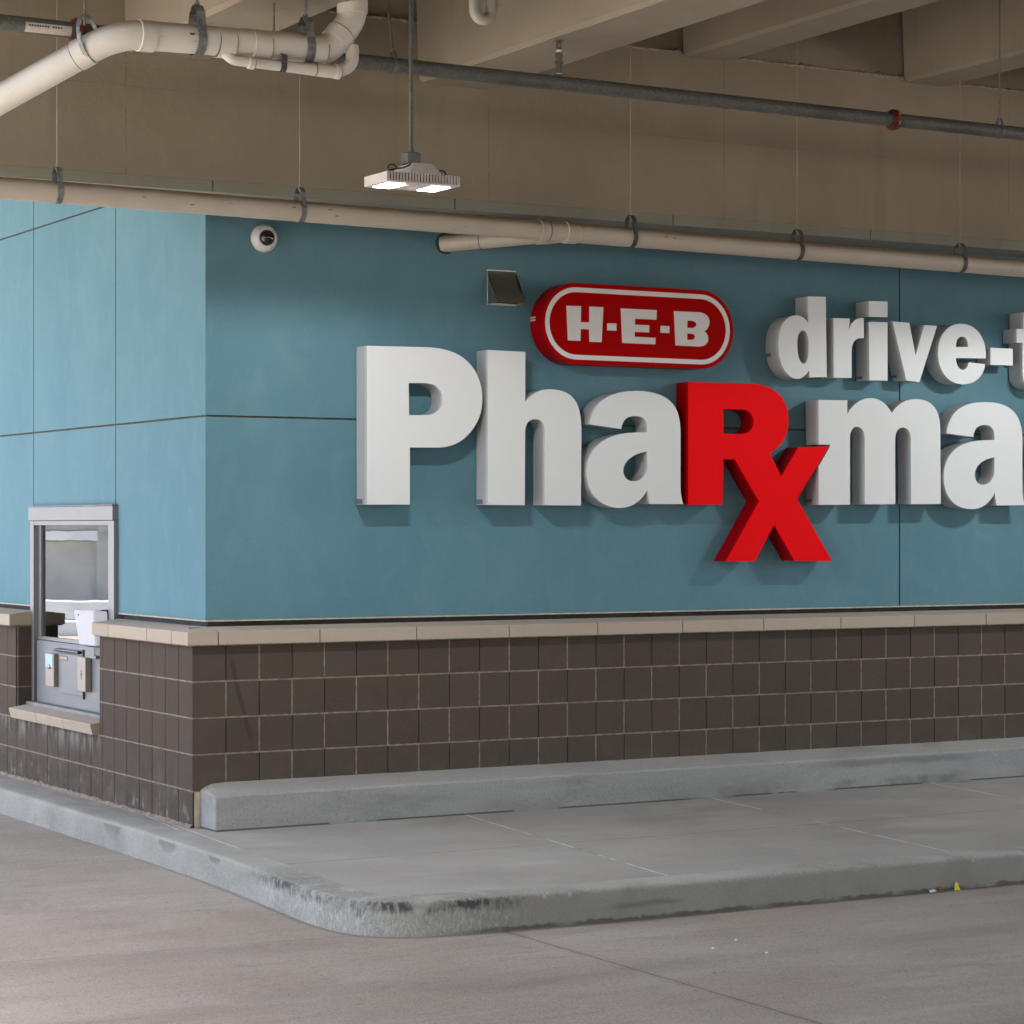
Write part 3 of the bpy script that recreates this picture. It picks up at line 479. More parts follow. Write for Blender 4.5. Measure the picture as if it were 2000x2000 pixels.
'B': [[(3.198,3.0157),(3.3872,3.0165),(3.4048,3.0151),(3.4201,3.0118),(3.4331,3.0068),(3.4439,3.0004),(3.4524,2.9929),(3.4588,2.9844),(3.463,2.9754),(3.4652,2.966),(3.4654,2.9566),(3.4637,2.9473),(3.4621,2.9407),(3.4599,2.9346),(3.4573,2.9288),(3.4542,2.9235),(3.4507,2.9185),(3.4468,2.9139),(3.4425,2.9096),(3.4379,2.9057),(3.4329,2.9021),(3.4276,2.8988),(3.434,2.895),(3.4395,2.8906),(3.4442,2.8857),(3.4482,2.8804),(3.4513,2.8746),(3.4536,2.8686),(3.4551,2.8623),(3.4557,2.8558),(3.4556,2.8491),(3.4546,2.8424),(3.4513,2.8339),(3.4467,2.8266),(3.4409,2.8204),(3.4342,2.8152),(3.4265,2.8109),(3.418,2.8076),(3.4088,2.8051),(3.3991,2.8035),(3.3888,2.8025),(3.3782,2.8023),(3.2104,2.8036)],[(3.2994,2.9614),(3.3334,2.9613),(3.3455,2.9596),(3.3549,2.9561),(3.3616,2.9514),(3.3656,2.9458),(3.367,2.9397),(3.3656,2.9336),(3.3616,2.9277),(3.3549,2.9225),(3.3455,2.9185),(3.3334,2.916),(3.2976,2.916)],[(3.2976,2.8811),(3.3289,2.8808),(3.3395,2.8791),(3.3474,2.8759),(3.3526,2.8717),(3.3553,2.8667),(3.3558,2.8613),(3.3541,2.8559),(3.3503,2.8509),(3.3448,2.8465),(3.3376,2.8433),(3.3289,2.8414),(3.2976,2.8417)]],
}
CELL = .2032
YW = .135          # face of the blue wall behind the block face (y = 0)
FACE, BACK = -.017, .122
# ------------------------------------------------------------------ ground
m = MB(); m.add([(-220,-220,-.16),(220,-220,-.16),(220,220,-.16),(-220,220,-.16)], [(0,1,2,3)])
struct(m.build('road', M['road']))
m = MB(); m.add([(-60,-4.4,-.156),(-5.0,-4.4,-.156),(-5.0,60,-.156),(-60,60,-.156)], [(0,1,2,3)])
struct(m.build('lane_bounce_sheet', M['lane']))  # unseen sheet added to bounce daylight onto the lane-side wall
raw = [(-.285,16),(-.285,4),(-.285,.6),(-.290,-.3),(-.305,-.95),(-.344,-1.65),(-.388,-2.2),(-.400,-2.5),(-.372,-2.70),(-.300,-2.845),(-.18,-2.935),(-.03,-2.982),(.33,-3.015),(1.15,-3.04),(2.4,-3.046),(5,-3.055),(18,-3.07)]
def cat(p, n=6):
    p = [Vector((a,b,0)) for a,b in p]; out = []
    for i in range(len(p)-1):
        p0, p1, p2, p3 = p[max(i-1,0)], p[i], p[i+1], p[min(i+2,len(p)-1)]
        l = (p2-p1).length; k = n if l < 2 else 2
        m1 = (p2-p0)*(l/max(1e-6,(p2-p0).length)); m2 = (p3-p1)*(l/max(1e-6,(p3-p1).length))
        for j in range(k):
            t = j/k
            out.append(p1*(2*t**3-3*t*t+1) + m1*(t**3-2*t*t+t) + p2*(-2*t**3+3*t*t) + m2*(t**3-t*t))
    return out + [p[-1]]
path0 = cat(raw, 8); path = [path0[0]]
for p_, q_ in zip(path0[:-1], path0[1:]):
    n_ = max(1, int((q_-p_).length/.03)) if (q_.x < 4.2 and q_.y < 4) else 1
    path += [p_+(q_-p_)*(i_+1)/n_ for i_ in range(n_)]
from mathutils import noise as mn
prof = [(.19,0.0),(.10,0.0),(.026,-.0005),(.013,-.003),(.005,-.009),(.001,-.018),(0,-.030),(-.001,-.06),(-.001,-.09),(-.001,-.12),(-.001,-.145),(-.001,-.175)]
vs = []; inner = []
for i, p in enumerate(path):
    t = (path[min(i+1,len(path)-1)] - path[max(i-1,0)]).normalized(); inw = Vector((-t.y, t.x, 0))
    for j_, (a, z) in enumerate(prof):
        q_ = p + inw*a + Vector((0,0,z))
        if j_ >= 2:
            d_ = .0035*mn.noise(q_*9)+.0022*mn.noise(q_*31)+(.005*max(0, mn.noise(q_*14+Vector((3,0,0)))-.25) if z > -.03 else 0)
            q_ = q_ + inw*d_ + Vector((0,0,-abs(d_)*.6 if z > -.02 else 0))
        vs.append(q_)
    inner.append(p + inw*prof[0][0])
k = len(prof); m = MB()
m.add(vs, [(i*k+j, i*k+j+1, (i+1)*k+j+1, (i+1)*k+j) for i in range(len(path)-1) for j in range(k-1)], 0, True)
struct(m.build('kerb', M['kerb']))
m = MB(); poly = [Vector((p.x,p.y,0)) for p in inner] + [Vector((18,16,0))]
tr = tessellate_polygon([poly]); m.add(poly, [tuple(t) for t in tr]); struct(m.build('sidewalk', M['walk']))

# ---------------------------------------------------------- parking deck
ps = tag(empty('parking_structure', (0,-.2,4)), 'beige painted concrete deck with deep girder and ceiling beams above the blue wall', 'parking deck')
m = MB(); m.box(-4.3,16,-.2,.72,3.585,4.588); m.box(-4.3,16,-.182,.72,4.588,5.2); gird = m.build('girder', M['girder'], ps)
m = MB(); sx_ = [-4.25,-3.0,-1.48,.045,1.56,3.08,4.60,6.1,7.6,16]
for a_, c_ in zip(sx_[:-1], sx_[1:]): m.box(a_+.004, c_-.004, -.188, .1335, 3.524, 3.5848)
m.build('soffit_panel', M['soffit'], gird)
# crumbly grout bead along the ledge between beams
m = MB(); rnd = random.Random(3)
def bead(x0, x1):
    n = int((x1-x0)/.022); vs = []
    for i in range(n+1):
        x = x0+(x1-x0)*i/n; q = rnd.random(); h = .006+.020*q*q*(1.3 if rnd.random() < .3 else .6); d = .003+.012*rnd.random()*q
        z0 = 4.588-h*rnd.uniform(.3,1.1)
        vs += [(x,-.2002,z0),(x,-.2-d,4.588-h*.2),(x,-.2-d*.6,4.588+h*.4),(x,-.181,4.588+h)]
    m.add(vs, [(i*4+j,i*4+j+1,i*4+5+j,i*4+4+j) for i in range(n) for j in range(3)], 0, True)
for a in ((.09,1.24),(1.86,3.13),(3.50,4.86),(5.23,6.45)): bead(*a)
m.keep = True; m.build('grout_bead', M['grout'], gird)
m = MB(); m.box(-4.3,16,-46,15,5.2,5.6); m.box(-17,-4.3,-46,-4.6,5.2,5.6); m.build('deck_slab', M['beam'], ps)  # out of view; long reach and left wing added to block daylight
def beam(x0, x1, zb, y0=-17, y1=-.205, c=.022, taper=.03):
    m = MB(); s = [(x0-taper,5.195),(x0,zb+c),(x0+c,zb),(x1-c,zb),(x1,zb+c),(x1+taper,5.195)]
    n = len(s); N = 40
    vs = []; r2 = random.Random(int(x0*100)+9)
    for i in range(N+1):
        y = y1+(y0-y1)*(i/N)**1.6
        for a, z in s: vs.append((a+r2.uniform(-.0015,.0015), y, z+(r2.uniform(-.002,.002) if z < 5 else 0)))
    m.add(vs, [(i*n+j, i*n+(j+1)%n, (i+1)*n+(j+1)%n, (i+1)*n+j) for i in range(N) for j in range(n)])
    m.add(vs[:n], [tuple(range(n))]); m.add(vs[-n:], [tuple(range(n))])
    return m.build('ceiling_beam', M['beam'], ps)
beam(-.466,.031,4.238); beam(1.314,1.785,4.238); beam(3.145,3.49,4.56); beam(4.865,5.215,4.56)
for x in (-2.3,6.6,8.35,10.1,11.9): beam(x, x+.4, 4.4)
m = MB()
m.bbox(-4.25,-3.7,.05,.65,-.2,3.58,.02); m.build('column', M['beam'], ps)
m = MB(); m.bbox(-4.25,-3.7,-18.8,-18.2,-.2,5.19,.02); m.build('column', M['beam'], ps)

# ------------------------------------------------------ pharmacy building
pb = tag(empty('pharmacy_building', (0,0,0)), 'corner of a pharmacy with blue stucco above a brown block base', 'building')
XE = 12.2; YE = 12.2
m = MB(); G = .006; D = .013
jz = [1.150, 2.304, 3.58]; ju = [1.150, 2.304, 3.668, 5.19]
# front panels
fx = [YW, 5.097, 9.0, XE]
for i in range(3):
    for j in range(2):
        m.box(fx[i]+(G if i else 0), fx[i+1]-G, YW, YW+D, jz[j]+(G if j else 0), jz[j+1]-(G if j < 1 else 0))
m.box(YW+D, XE, YW+D, YW+.2, 1.150, 3.58, 1)
# side panels, with the window opening y 1.50..3.10, z < 1.75
sy = [YW+D+.0005, 1.558, 3.103, 4.65, 6.2, 9.2, YE]
for i in range(6):
    for j in range(3):
        z0, z1 = ju[j]+(G if j else 0), ju[j+1]-(G if j < 2 else 0)
        if i == 0 and j == 2: pass
        y0, y1 = sy[i]+(G if i else 0), sy[i+1]-G
        if i == 1 and j == 0: z0 = 1.80
        if j == 1 and i == 0: pass
        if j >= 1 and y0 < .72:        # the girder covers the wall head here
            if j == 2: continue
            m.box(YW, YW+D, y0, .72, z0, min(z1, 3.58)); y0 = .72+.001
            m.box(YW, YW+D, y0, y1, z0, z1); m.box(YW, YW+D, y0, y1, ju[2]+G, ju[3]); continue
        m.box(YW, YW+D, y0, y1, z0, z1)
for y0, y1, z0 in ((YW+D+.001,1.55,1.150),(1.55,3.11,1.80),(3.11,YE,1.150)):
    m.box(YW+D, YW+.2, max(y0, YW+.2), y1, z0, 3.58, 1)
    m.box(YW+D, YW+.2, max(y0,.721), y1, 3.58, 5.19, 1)
# thin starter lip under the stucco
m.box(YW-.004, XE, YW-.004, YW+.02, 1.141, 1.1495, 2); m.box(YW-.004, YW+.02, YW+.02, 1.50, 1.141, 1.1495, 2); m.box(YW-.004, YW+.02, 3.12, YE, 1.141, 1.1495, 2)
m.build('stucco_wall', [M['stucco'], M['reveal'], M['seal']], pb)
m = MB(); m.box(YW+.022, XE, YW+.022, YW+.19, 1.0, 1.1499); m.box(YW+.022, YW+.19, YW+.19, 1.5, 1.0, 1.1499); m.box(YW+.022, YW+.19, 3.11, YE, 1.0, 1.1499)
m.box(.03, XE, YW-.012, YW+.021, 1.093, 1.112, 1); m.box(YW-.012, YW+.021, YW+.022, 1.50, 1.093, 1.112, 1); m.box(YW-.012, YW+.021, 3.105, YE, 1.093, 1.112, 1)
m.build('base_flashing', [M['dark'], M['flash']], pb)
# block base: half blocks, light mortar joints, dark scored joints
m = MB(); W = 59; zt = 5*CELL; J = .0045; S = .0028; rb = random.Random(5)
m.box(.011, XE, .011, .13, -.17, zt-.001, 1)          # backing, front
m.box(.011, .13, .13, 1.48, -.17, zt-.001, 1); m.box(.011, .13, 3.07, YE, -.17, zt-.001, 1); m.box(.011,.13,1.48,3.07,-.17,2*CELL-.001,1)
for row in range(5):
    z0, z1 = row*CELL+J, (row+1)*CELL-J
    for i in range(W):
        lm = (i+row) % 2 == 0                       # mortar joint on the left of this half block?
        rm = (i+1+row) % 2 == 0
        x0 = i*CELL + (0 if i == 0 else (J if lm else S)); x1 = (i+1)*CELL - (J if rm else S)
        j = rb.uniform(0,.0012)
        if i == 0: m.bbox(0, x1, 0, CELL-S, z0, z1, .003)
        else: m.bbox(x0, x1, j, .012, z0, z1, .0022)
        if rm: m.box(x1+.0002, (i+1)*CELL+J-.0002, .0022, .0115, z0-.001, z1+.001, 1)
        elif row < 5: pass
    for i in range(1, W):
        y0, y1 = i*CELL, (i+1)*CELL
        if row >= 2 and y1 > 1.48 and y0 < 3.07:
            if y0 < 1.48: y1 = 1.48
            elif y1 > 3.07 and y0 < 3.07: y0 = 3.07
            else: continue
        lm = (i+row) % 2 == 0; rm = not lm
        a = y0+S; b = y1-S; j = rb.uniform(0,.0012)
        if b-a < .02: continue
        m.bbox(j, .012, a, b, z0, z1, .0022)
    if row: 
        m.box(.0025, XE, .0025, .0115, row*CELL-J, row*CELL+J, 1)
        if row < 3: m.box(.0025, .0115, .0116, YE, row*CELL-J, row*CELL+J, 1)
        else: m.box(.0025, .0115, .0116, 1.48, row*CELL-J, row*CELL+J, 1); m.box(.0025,.0115,3.07,YE,row*CELL-J,row*CELL+J,1)
# jamb returns either side of the drive-up window
for row in range(2,5):
    z0, z1 = row*CELL+J, (row+1)*CELL-J
    m.bbox(.0135, .128, 3.058, 3.0695, z0, z1, .0022); m.bbox(.0135,.128,1.4805,1.492,z0,z1,.0022)
    m.box(.013,.128,3.061,3.0695,z1-.001,z1+2*J+.001,1)
# dark score lines: groove shadow painted on as thin recessed strips
for row in range(5):
    for i in range(W-1):
        if (i+1+row) % 2 == 1: m.box((i+1)*CELL-S, (i+1)*CELL+S, .0095, .0112, row*CELL+J, (row+1)*CELL-J, 2)
    for i in range(1, W): m.box(.0095, .0112, i*CELL-S, i*CELL+S, row*CELL+J, (row+1)*CELL-J, 2) if not (row >= 2 and 1.47 < i*CELL < 3.08) else None
m.build('block_wall', [M['block'], M['mortar'], M['dark']], pb)
# squeezed-out bedding mortar along the foot of the lane-side wall
m = MB(); vs = []; n = 260; r3 = random.Random(11)
for i in range(n+1):
    y = -.012+8.0*i/n; h = .014+.010*r3.random()+(.010 if r3.random() < .06 else 0); d = .010+.010*r3.random()
    vs += [(-d,y,.0005),(-d*.75,y,h*.6),(-.0005,y,h)]
m.add(vs, [(i*3+j,i*3+j+1,i*3+4+j,i*3+3+j) for i in range(n) for j in range(2)], 0, True); m.keep = True
m.build('bedding_mortar', M['mortar'], pb)
# sloped cap stones
m = MB()
def capstone(p0, p1, axis, end0=False):
    # axis 'x': front run from x=p0..p1 ; 'y': lane side run
    sec = [(-.045,zt+.004),(-.045,zt+.074),(-.040,zt+.078),(.128,zt+.098),(.128,zt+.004)]
    vs = []
    for q in (p0, p1):
        for o, z in sec: vs.append((q, o, z) if axis == 'x' else (o, q, z))
    n = len(sec); fs = [(j,(j+1)%n,n+(j+1)%n,n+j) for j in range(n)] + [tuple(range(n)), tuple(range(n,2*n))]
    m.add(vs, fs)
xs = [.137,.763,1.384,2.006,2.627,3.247,3.863,4.473,5.076,5.688,6.3,6.92,7.54,8.16,8.78,9.4,10.02,10.64,11.26,XE]
g = .0035
for a, b in zip(xs[:-1], xs[1:]): capstone(a+g, b-g, 'x')
ys = [.2,.576,1.206,1.485]
for a, b in zip(ys[:-1], ys[1:]): capstone(a+g, b-(g if b < 1.48 else 0), 'y')
m.build('stone_cap', M['cap'], pb); m = MB()
for a, b in ((3.065,3.69),(3.69,4.31),(4.31,4.93),(4.93,5.55),(5.55,6.2),(6.2,9)): capstone(a+(g if a > 3.1 else 0), b-g, 'y')
# mitred corner stone
m.build('stone_cap', M['cap'], pb); m = MB()
O, I = -.045, .128
vs = [(O,O,zt+.004),(xs[0]-g,O,zt+.004),(xs[0]-g,I,zt+.004),(I,ys[0]-g,zt+.004),(O,ys[0]-g,zt+.004),
      (O,O,zt+.077),(xs[0]-g,O,zt+.077),(xs[0]-g,I,zt+.098),(I,ys[0]-g,zt+.098),(O,ys[0]-g,zt+.077)]
m.add(vs, [(0,1,6,5),(4,0,5,9),(5,6,7),(5,7,8),(5,8,9),(1,2,7,6),(3,4,9,8),(0,4,3,2,1),(2,3,8,7)])
m.build('corner_stone', M['cap'], pb)
m = MB(); m.box(-.030, XE, -.030, .01, zt-.003, zt+.0035); m.box(-.030, .01, .0105, 1.482, zt-.003, zt+.0035); m.box(-.030,.01,3.068,9,zt-.003,zt+.0035)
m.build('cap_mortar_bed', M['mortar'], pb)
# window sill: three battered stones
m = MB()
sj = [1.499, 2.013, 2.533, 3.062]
for i in range(3):
    a, b = sj[i]+(0 if i == 0 else .004), sj[i+1]-.004
    sec = [(-.036,.4095),(-.052,.468),(-.048,.474),(.060,.492),(.060,.4095)]
    vs = [(o,q,z) for q in (a,b) for o,z in sec]; n = 5
    m.add(vs, [(j,(j+1)%n,n+(j+1)%n,n+j) for j in range(n)]+[tuple(range(n)),tuple(range(n,2*n))])
for q in sj[1:3]: m.box(-.034,.058,q-.0039,q+.0039,.411,.470,1)
m.build('window_sill', [M['cap'], M['mortar']], pb)
# drive-up window
XF = .105
m = MB()
m.bbox(XF,.20,3.020,3.088,.515,1.715,.003); m.bbox(XF,.20,1.512,1.612,.515,1.715,.003)       # stiles
m.bbox(XF+.002,.20,1.612,3.020,1.685,1.715,.003); m.bbox(XF+.03,.20,1.612,3.020,.925,.950,.003)    # head, transom
m.box(XF+.034,XF+.05,2.965,3.020,.950,1.685); m.box(XF+.034,XF+.05,1.612,1.64,.950,1.685)
win = m.build('drive_up_window', M['alu'], pb)
m = MB(); m.bbox(.098,.21,1.520,3.108,1.716,1.806,.004); m.build('window_header', M['alu'], win)
m = MB(); m.bbox(.094,.135,1.516,3.112,1.8065,1.814,.002); m.build('header_cap', M['flash'], win)
m = MB(); m.box(.148,.152,1.62,3.0,.951,1.684); m.build('glass_pane', M['glass'], win)
m = MB(); m.bbox(XF+.012,.16,1.54,2.985,.515,.924,.002); m.bbox(XF+.008,XF+.0118,1.60,2.765,.575,.915,.0015); pan = m.build('deposit_panel', M['steel'], win)
m = MB(); m.bbox(XF-.004,XF+.007,2.056,2.512,.604,.858,.002); m.build('drawer_front', M['steel'], win)
m = MB(); m.bbox(XF-.03,XF+.005,2.530,2.690,.637,.850,.003); m.build('latch_plate', M['warmst'], win)
m = MB(); m.bbox(XF-.034,XF+.005,1.925,2.070,.640,.855,.003); m.build('pull_plate', M['warmst'], win)
m = MB(); m.lathe([(.0,.0),(.014,0),(.014,.012),(0,.012)],20,axis='X',at=(XF-.042,2.605,.765)); m.build('lock', M['stain'], win)
m = MB(); m.lathe([(.0,.0),(.008,0),(.008,.006),(0,.006)],16,axis='X',at=(XF-.038,2.0,.745)); m.box(XF-.0355,XF-.0342,1.990,2.010,.715,.775); m.build('pull_slot', M['flash'], win)
m = MB(); m.bbox(XF-.0325,XF-.0305,2.545,2.685,.762,.848,.0006); m.build('instruction_sticker', M['sticker'], win)
m = MB(); m.bbox(XF-.0065,XF-.0045,2.33,2.495,.815,.845,.0006); m.build('name_plate', M['plate'], win)
m = MB()
for i in range(9): m.box(XF-.0072,XF-.0066,2.345+i*.0155,2.345+i*.0155+.010,.824,.836)
m.build('name_plate_lettering', M['paper'], win)
m = MB(); m.bbox(XF-.022,XF+.008,2.10,2.560,.868,.889,.008); m.build('drawer_handle', M['black'], win)
m = MB(); m.box(XF-.004,XF+.0078,2.050,2.0555,.86,.90); m.build('drawer_gap', M['ink'], win); m = MB(); m.box(XF-.004,XF+.0078,2.050,2.0555,.585,.634); m.build('drawer_gap', M['ink'], win)
m = MB(); m.box(.065,.16,1.500,3.085,.480,.5145); m.build('threshold', M['flash'], win)
# room behind the glass
m = MB(); m.box(.36,4.0,.36,.40,-.16,3.0); m.box(.36,4.0,6.0,6.04,-.16,3.0); m.box(3.2,3.25,.40,6.0,-.16,3.0); m.box(.335,4.0,.36,6.04,2.9,2.95); m.box(.335,4,.36,6.04,-.16,-.12)
m.build('interior_room', M['inner'], pb)
m = MB(); m.bbox(.40,.75,1.2,4.6,.60,.90,.01); m.bbox(.9,1.1,1.5,5.5,1.14,1.24,.01); m.build('interior_counter', M['count'], pb); m = MB(); m.bbox(.19,.30,1.62,2.93,1.095,1.185,.006); m.bbox(.19,.24,1.62,1.80,.95,1.06,.004); m.build('interior_shelf', M['whitep'], pb)
m = MB(); m.box(.165,.20,2.86,3.0,.952,1.684); m.bbox(.36,.50,2.75,2.95,.90,1.06,.01); m.build('interior_equipment', M['teal'], pb)
# customer keypad shield and reader beside the drawer
kt = tag(empty('keypad_shield', (.05,1.8,1.05)), 'white tapered keypad shield with a black box under it by the window jamb', 'keypad')
m = MB()
sec = [((2.02,1.155),(1.66,1.160)),((1.925,.938),(1.615,.942))]
tb = [(.030,2.02,1.155),(.030,1.665,1.160),(.030,1.63,.942),(.030,1.925,.938),(.100,2.01,1.150),(.100,1.60,1.155),(.100,1.575,.942),(.100,1.91,.938)]
bm = bmesh.new(); V_ = [bm.verts.new(p) for p in tb]
for f in ((0,1,2,3),(7,6,5,4),(0,4,5,1),(1,5,6,2),(2,6,7,3),(3,7,4,0)): bm.faces.new([V_[i] for i in f])
bmesh.ops.recalc_face_normals(bm, faces=list(bm.faces)); bmesh.ops.bevel(bm, geom=list(bm.edges), offset=.006, segments=3, affect='EDGES'); m.bm(bm)
m.build('shield', M['whitep'], kt)
m = MB(); m.lathe([(0,0),(.006,0),(.006,.004),(0,.004)],14,axis='X',at=(.0265,1.935,1.125)); m.build('screw', M['black'], kt)
m = MB(); m.bbox(.03,.09,1.535,1.665,.880,.936,.005); m.build('card_reader', M['black'], kt)
m = MB(); m.bbox(.045,.10,1.668,1.86,.86,.932,.003); m.build('bracket', M['steel'], kt)

# ------------------------------------------ concrete curb along the wall
m = MB(); secs = []
def psec(x, zt_, zf, yf, back=-.0008):
    return [(x,back,-.02),(x,yf,-.02),(x,yf,zf-.012),(x,yf+.010,zf),(x,yf+.05,zf+.012),(x,back,zt_)]
rows = [psec(.046,.206,.186,-.219), psec(.050,.211,.190,-.224), psec(.075,.226,.194,-.225), psec(.115,.241,.198,-.225), psec(.20,.246,.199,-.223)]
r4 = random.Random(2)
for i in range(1,170):
    x = .2+i*.07; rows.append(psec(x, .246+r4.uniform(-.001,.001), .199+r4.uniform(-.0015,.0015), -.222+.007*x*.9+r4.uniform(-.001,.001)))
n = 6; vs = [p for s_ in rows for p in s_]
m.add(vs, [(i*n+j,i*n+(j+1)%n,(i+1)*n+(j+1)%n,(i+1)*n+j) for i in range(len(rows)-1) for j in range(n)])
m.add(rows[0], [tuple(range(n))]); m.add(rows[-1], [tuple(range(n))])
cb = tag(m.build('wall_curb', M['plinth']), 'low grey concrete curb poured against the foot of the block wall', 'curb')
m = MB(); m.box(.012,.0455,-.006,-.0008,.001,.2); m.build('sealant_joint', M['seal'], cb)

# ---------------------------------------------------------- channel signs
def letter(name, key, label, group, face='letter', ret='ret', extra=(), stick=None, back=BACK):
    loops = [LET[key]] if not extra else [LET[key]] + [LET[e] for e in extra]
    x0 = min(p[0] for p in LET[key][0]); z0 = min(p[1] for p in LET[key][0])
    e = tag(empty(name, (x0, YW, z0)), label, 'sign letter', group)
    for q, lp in enumerate(loops):
        m = MB(); m.plate(lp, FACE); m.wallof(lp, FACE, FACE+.006)
        m.build('face' if q == 0 else 'dot_face', M[face], e)
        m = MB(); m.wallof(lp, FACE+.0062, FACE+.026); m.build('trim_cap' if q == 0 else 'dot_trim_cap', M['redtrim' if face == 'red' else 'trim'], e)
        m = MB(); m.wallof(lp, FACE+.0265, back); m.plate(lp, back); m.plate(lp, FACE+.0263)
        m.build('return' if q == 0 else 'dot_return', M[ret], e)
        vv = [[Vector((p[0], p[1], 0)) for p in l_] for l_ in lp]; fl = [p for l_ in vv for p in l_]
        tri = max(tessellate_polygon(vv), key=lambda t: ((fl[t[1]]-fl[t[0]]).cross(fl[t[2]]-fl[t[0]])).length)
        ct = (fl[tri[0]]+fl[tri[1]]+fl[tri[2]])/3
        m = MB(); m.lathe([(.004,0),(.004,.014)],10,axis='Y',at=(ct.x, YW+.001, ct.y))
        m.build('standoff' if q == 0 else 'dot_standoff', M['zrod'], e)
    if stick:
        x, z, w, h = stick; m = MB(); m.bbox(x-.0012, x-.0002, back-.004-w, back-.004, z, z+h, .0003); m.build('sticker', M['tagm'], e)
    return e
gb = 'large white channel letters of the pharmacy word'
def xmin(k): return min(p[0] for p in LET[k][0])
letter('channel_letter','P','large white capital P standing off the blue wall, first of the big word',gb,stick=(1.0758,1.811,.075,.028))
letter('channel_letter','h','large white letter h between the capital P and the first a',gb,stick=(1.8749,1.812,.075,.028))
letter('channel_letter','a','large white letter a just left of the red Rx',gb)
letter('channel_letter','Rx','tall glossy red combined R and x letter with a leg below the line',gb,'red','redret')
letter('channel_letter','m','large white letter m just right of the red Rx',gb,stick=(4.3165,1.835,.06,.020))
letter('channel_letter','a2','large white letter a at the right edge, after the m',gb)
gs = 'small white channel letters above the big word'
letter('channel_letter','d','small white letter d beginning the upper drive word',gs,stick=(3.9954,2.765,.055,.022))
letter('channel_letter','r','small white letter r between the d and the i',gs)
letter('channel_letter','i_stem','small white letter i with a square dot',gs,extra=('i_dot',),stick=(4.7240,2.641,.062,.020))
letter('channel_letter','v','small white letter v between the i and the e',gs,stick=(5.012,2.660,.06,.016))
letter('channel_letter','e','small white letter e left of the hyphen',gs)
letter('channel_letter','hyphen','small white hyphen block after the e',gs)
letter('channel_letter','t','small white letter t cut off by the right edge, after the hyphen',gs,stick=(5.983,2.76,.05,.018))
# the next letters just past the frame, so the words go on
def shift(k, dx, sc=1, o=None, dz=0):
    l0 = LET[k]; xm = min(p[0] for p in l0[0]); zm = min(p[1] for p in l0[0])
    return [[(xm+dx+(p[0]-xm)*sc, zm+dz+(p[1]-zm)*sc) for p in l] for l in l0]
cc = []
for i in range(37):
    a = R(38+284*i/36); cc.append((6.50+.335*math.cos(a), 2.152+.362*math.sin(a)))
for i in range(37):
    a = R(318-276*i/36); cc.append((6.50+.155*math.cos(a), 2.152+.20*math.sin(a)))
LET['c'] = [cc]
LET['y'] = [[(6.86,2.50),(7.12,2.50),(7.27,2.07),(7.40,2.50),(7.64,2.50),(7.33,1.72),(7.24,1.59),(7.10,1.56),(6.93,1.56),(6.93,1.74),(7.04,1.74),(7.11,1.80),(7.13,1.86)]]
LET['h_small'] = shift('h', 6.33-xmin('h'), .56, dz=.815)
LET['r_small'] = shift('r', 6.76-xmin('r'), 1)
LET['u'] = [[(7.05,3.03),(7.20,3.03),(7.20,2.79),(7.23,2.745),(7.275,2.77),(7.28,3.03),(7.43,3.03),(7.43,2.635),(7.285,2.635),(7.285,2.665),(7.20,2.625),(7.10,2.64),(7.05,2.72)]]
letter('channel_letter','c','large white letter c just beyond the right edge of the view',gb)
letter('channel_letter','y','large white letter y ending the big word beyond the view',gb)
letter('channel_letter','h_small','small white letter h beyond the right edge, after the t',gs)
letter('channel_letter','r_small','small white letter r beyond the view, after the small h',gs)
letter('channel_letter','u','small white letter u ending the upper words beyond the view',gs)
# oval logo cabinet
def stad(x0, x1, z0, z1, n=24):
    r = (z1-z0)/2; zc = (z0+z1)/2; out = []
    for i in range(n+1): a = R(90+180*i/n); out.append((x0+r+r*math.cos(a), zc+r*math.sin(a)))
    for i in range(n+1): a = R(-90+180*i/n); out.append((x1-r+r*math.cos(a), zc+r*math.sin(a)))
    return out
lg = tag(empty('logo_sign', (2.25,YW,2.66)), 'red oval wall sign with white border and lettering above the big word', 'sign')
LO, LI = stad(2.247,3.647,2.664,3.156), stad(2.268,3.616+.006,2.691,3.129)
m = MB(); m.wallof([LO],-.013,BACK); m.plate([LO],BACK); m.plate([LO],-.012); m.build('cabinet', M['redret'], lg)
m = MB(); m.plate([LO],-.0165); m.wallof([LO],-.0165,-.0132); m.build('face', M['logo'], lg)
m = MB(); a, b = stad(2.270,3.620,2.691,3.129), stad(2.300,3.590,2.720,3.100); m.plate([a,b],-.0180); m.wallof([a,b],-.0180,-.0167); m.build('border_ring', M['logow'], lg)
for k_ in ('H','dot1','E','dot2','B'):
    m = MB(); m.plate(LET[k_],-.0180); m.wallof(LET[k_],-.0180,-.0167); m.build('separator_dot' if 'dot' in k_ else 'letter', M['logow'], lg)
m = MB()
for zz in (2.938,2.922): m.bbox(2.2464,2.2474,.060,.118,zz,zz+.010,.0002)
m.build('sticker', M['paper'], lg)

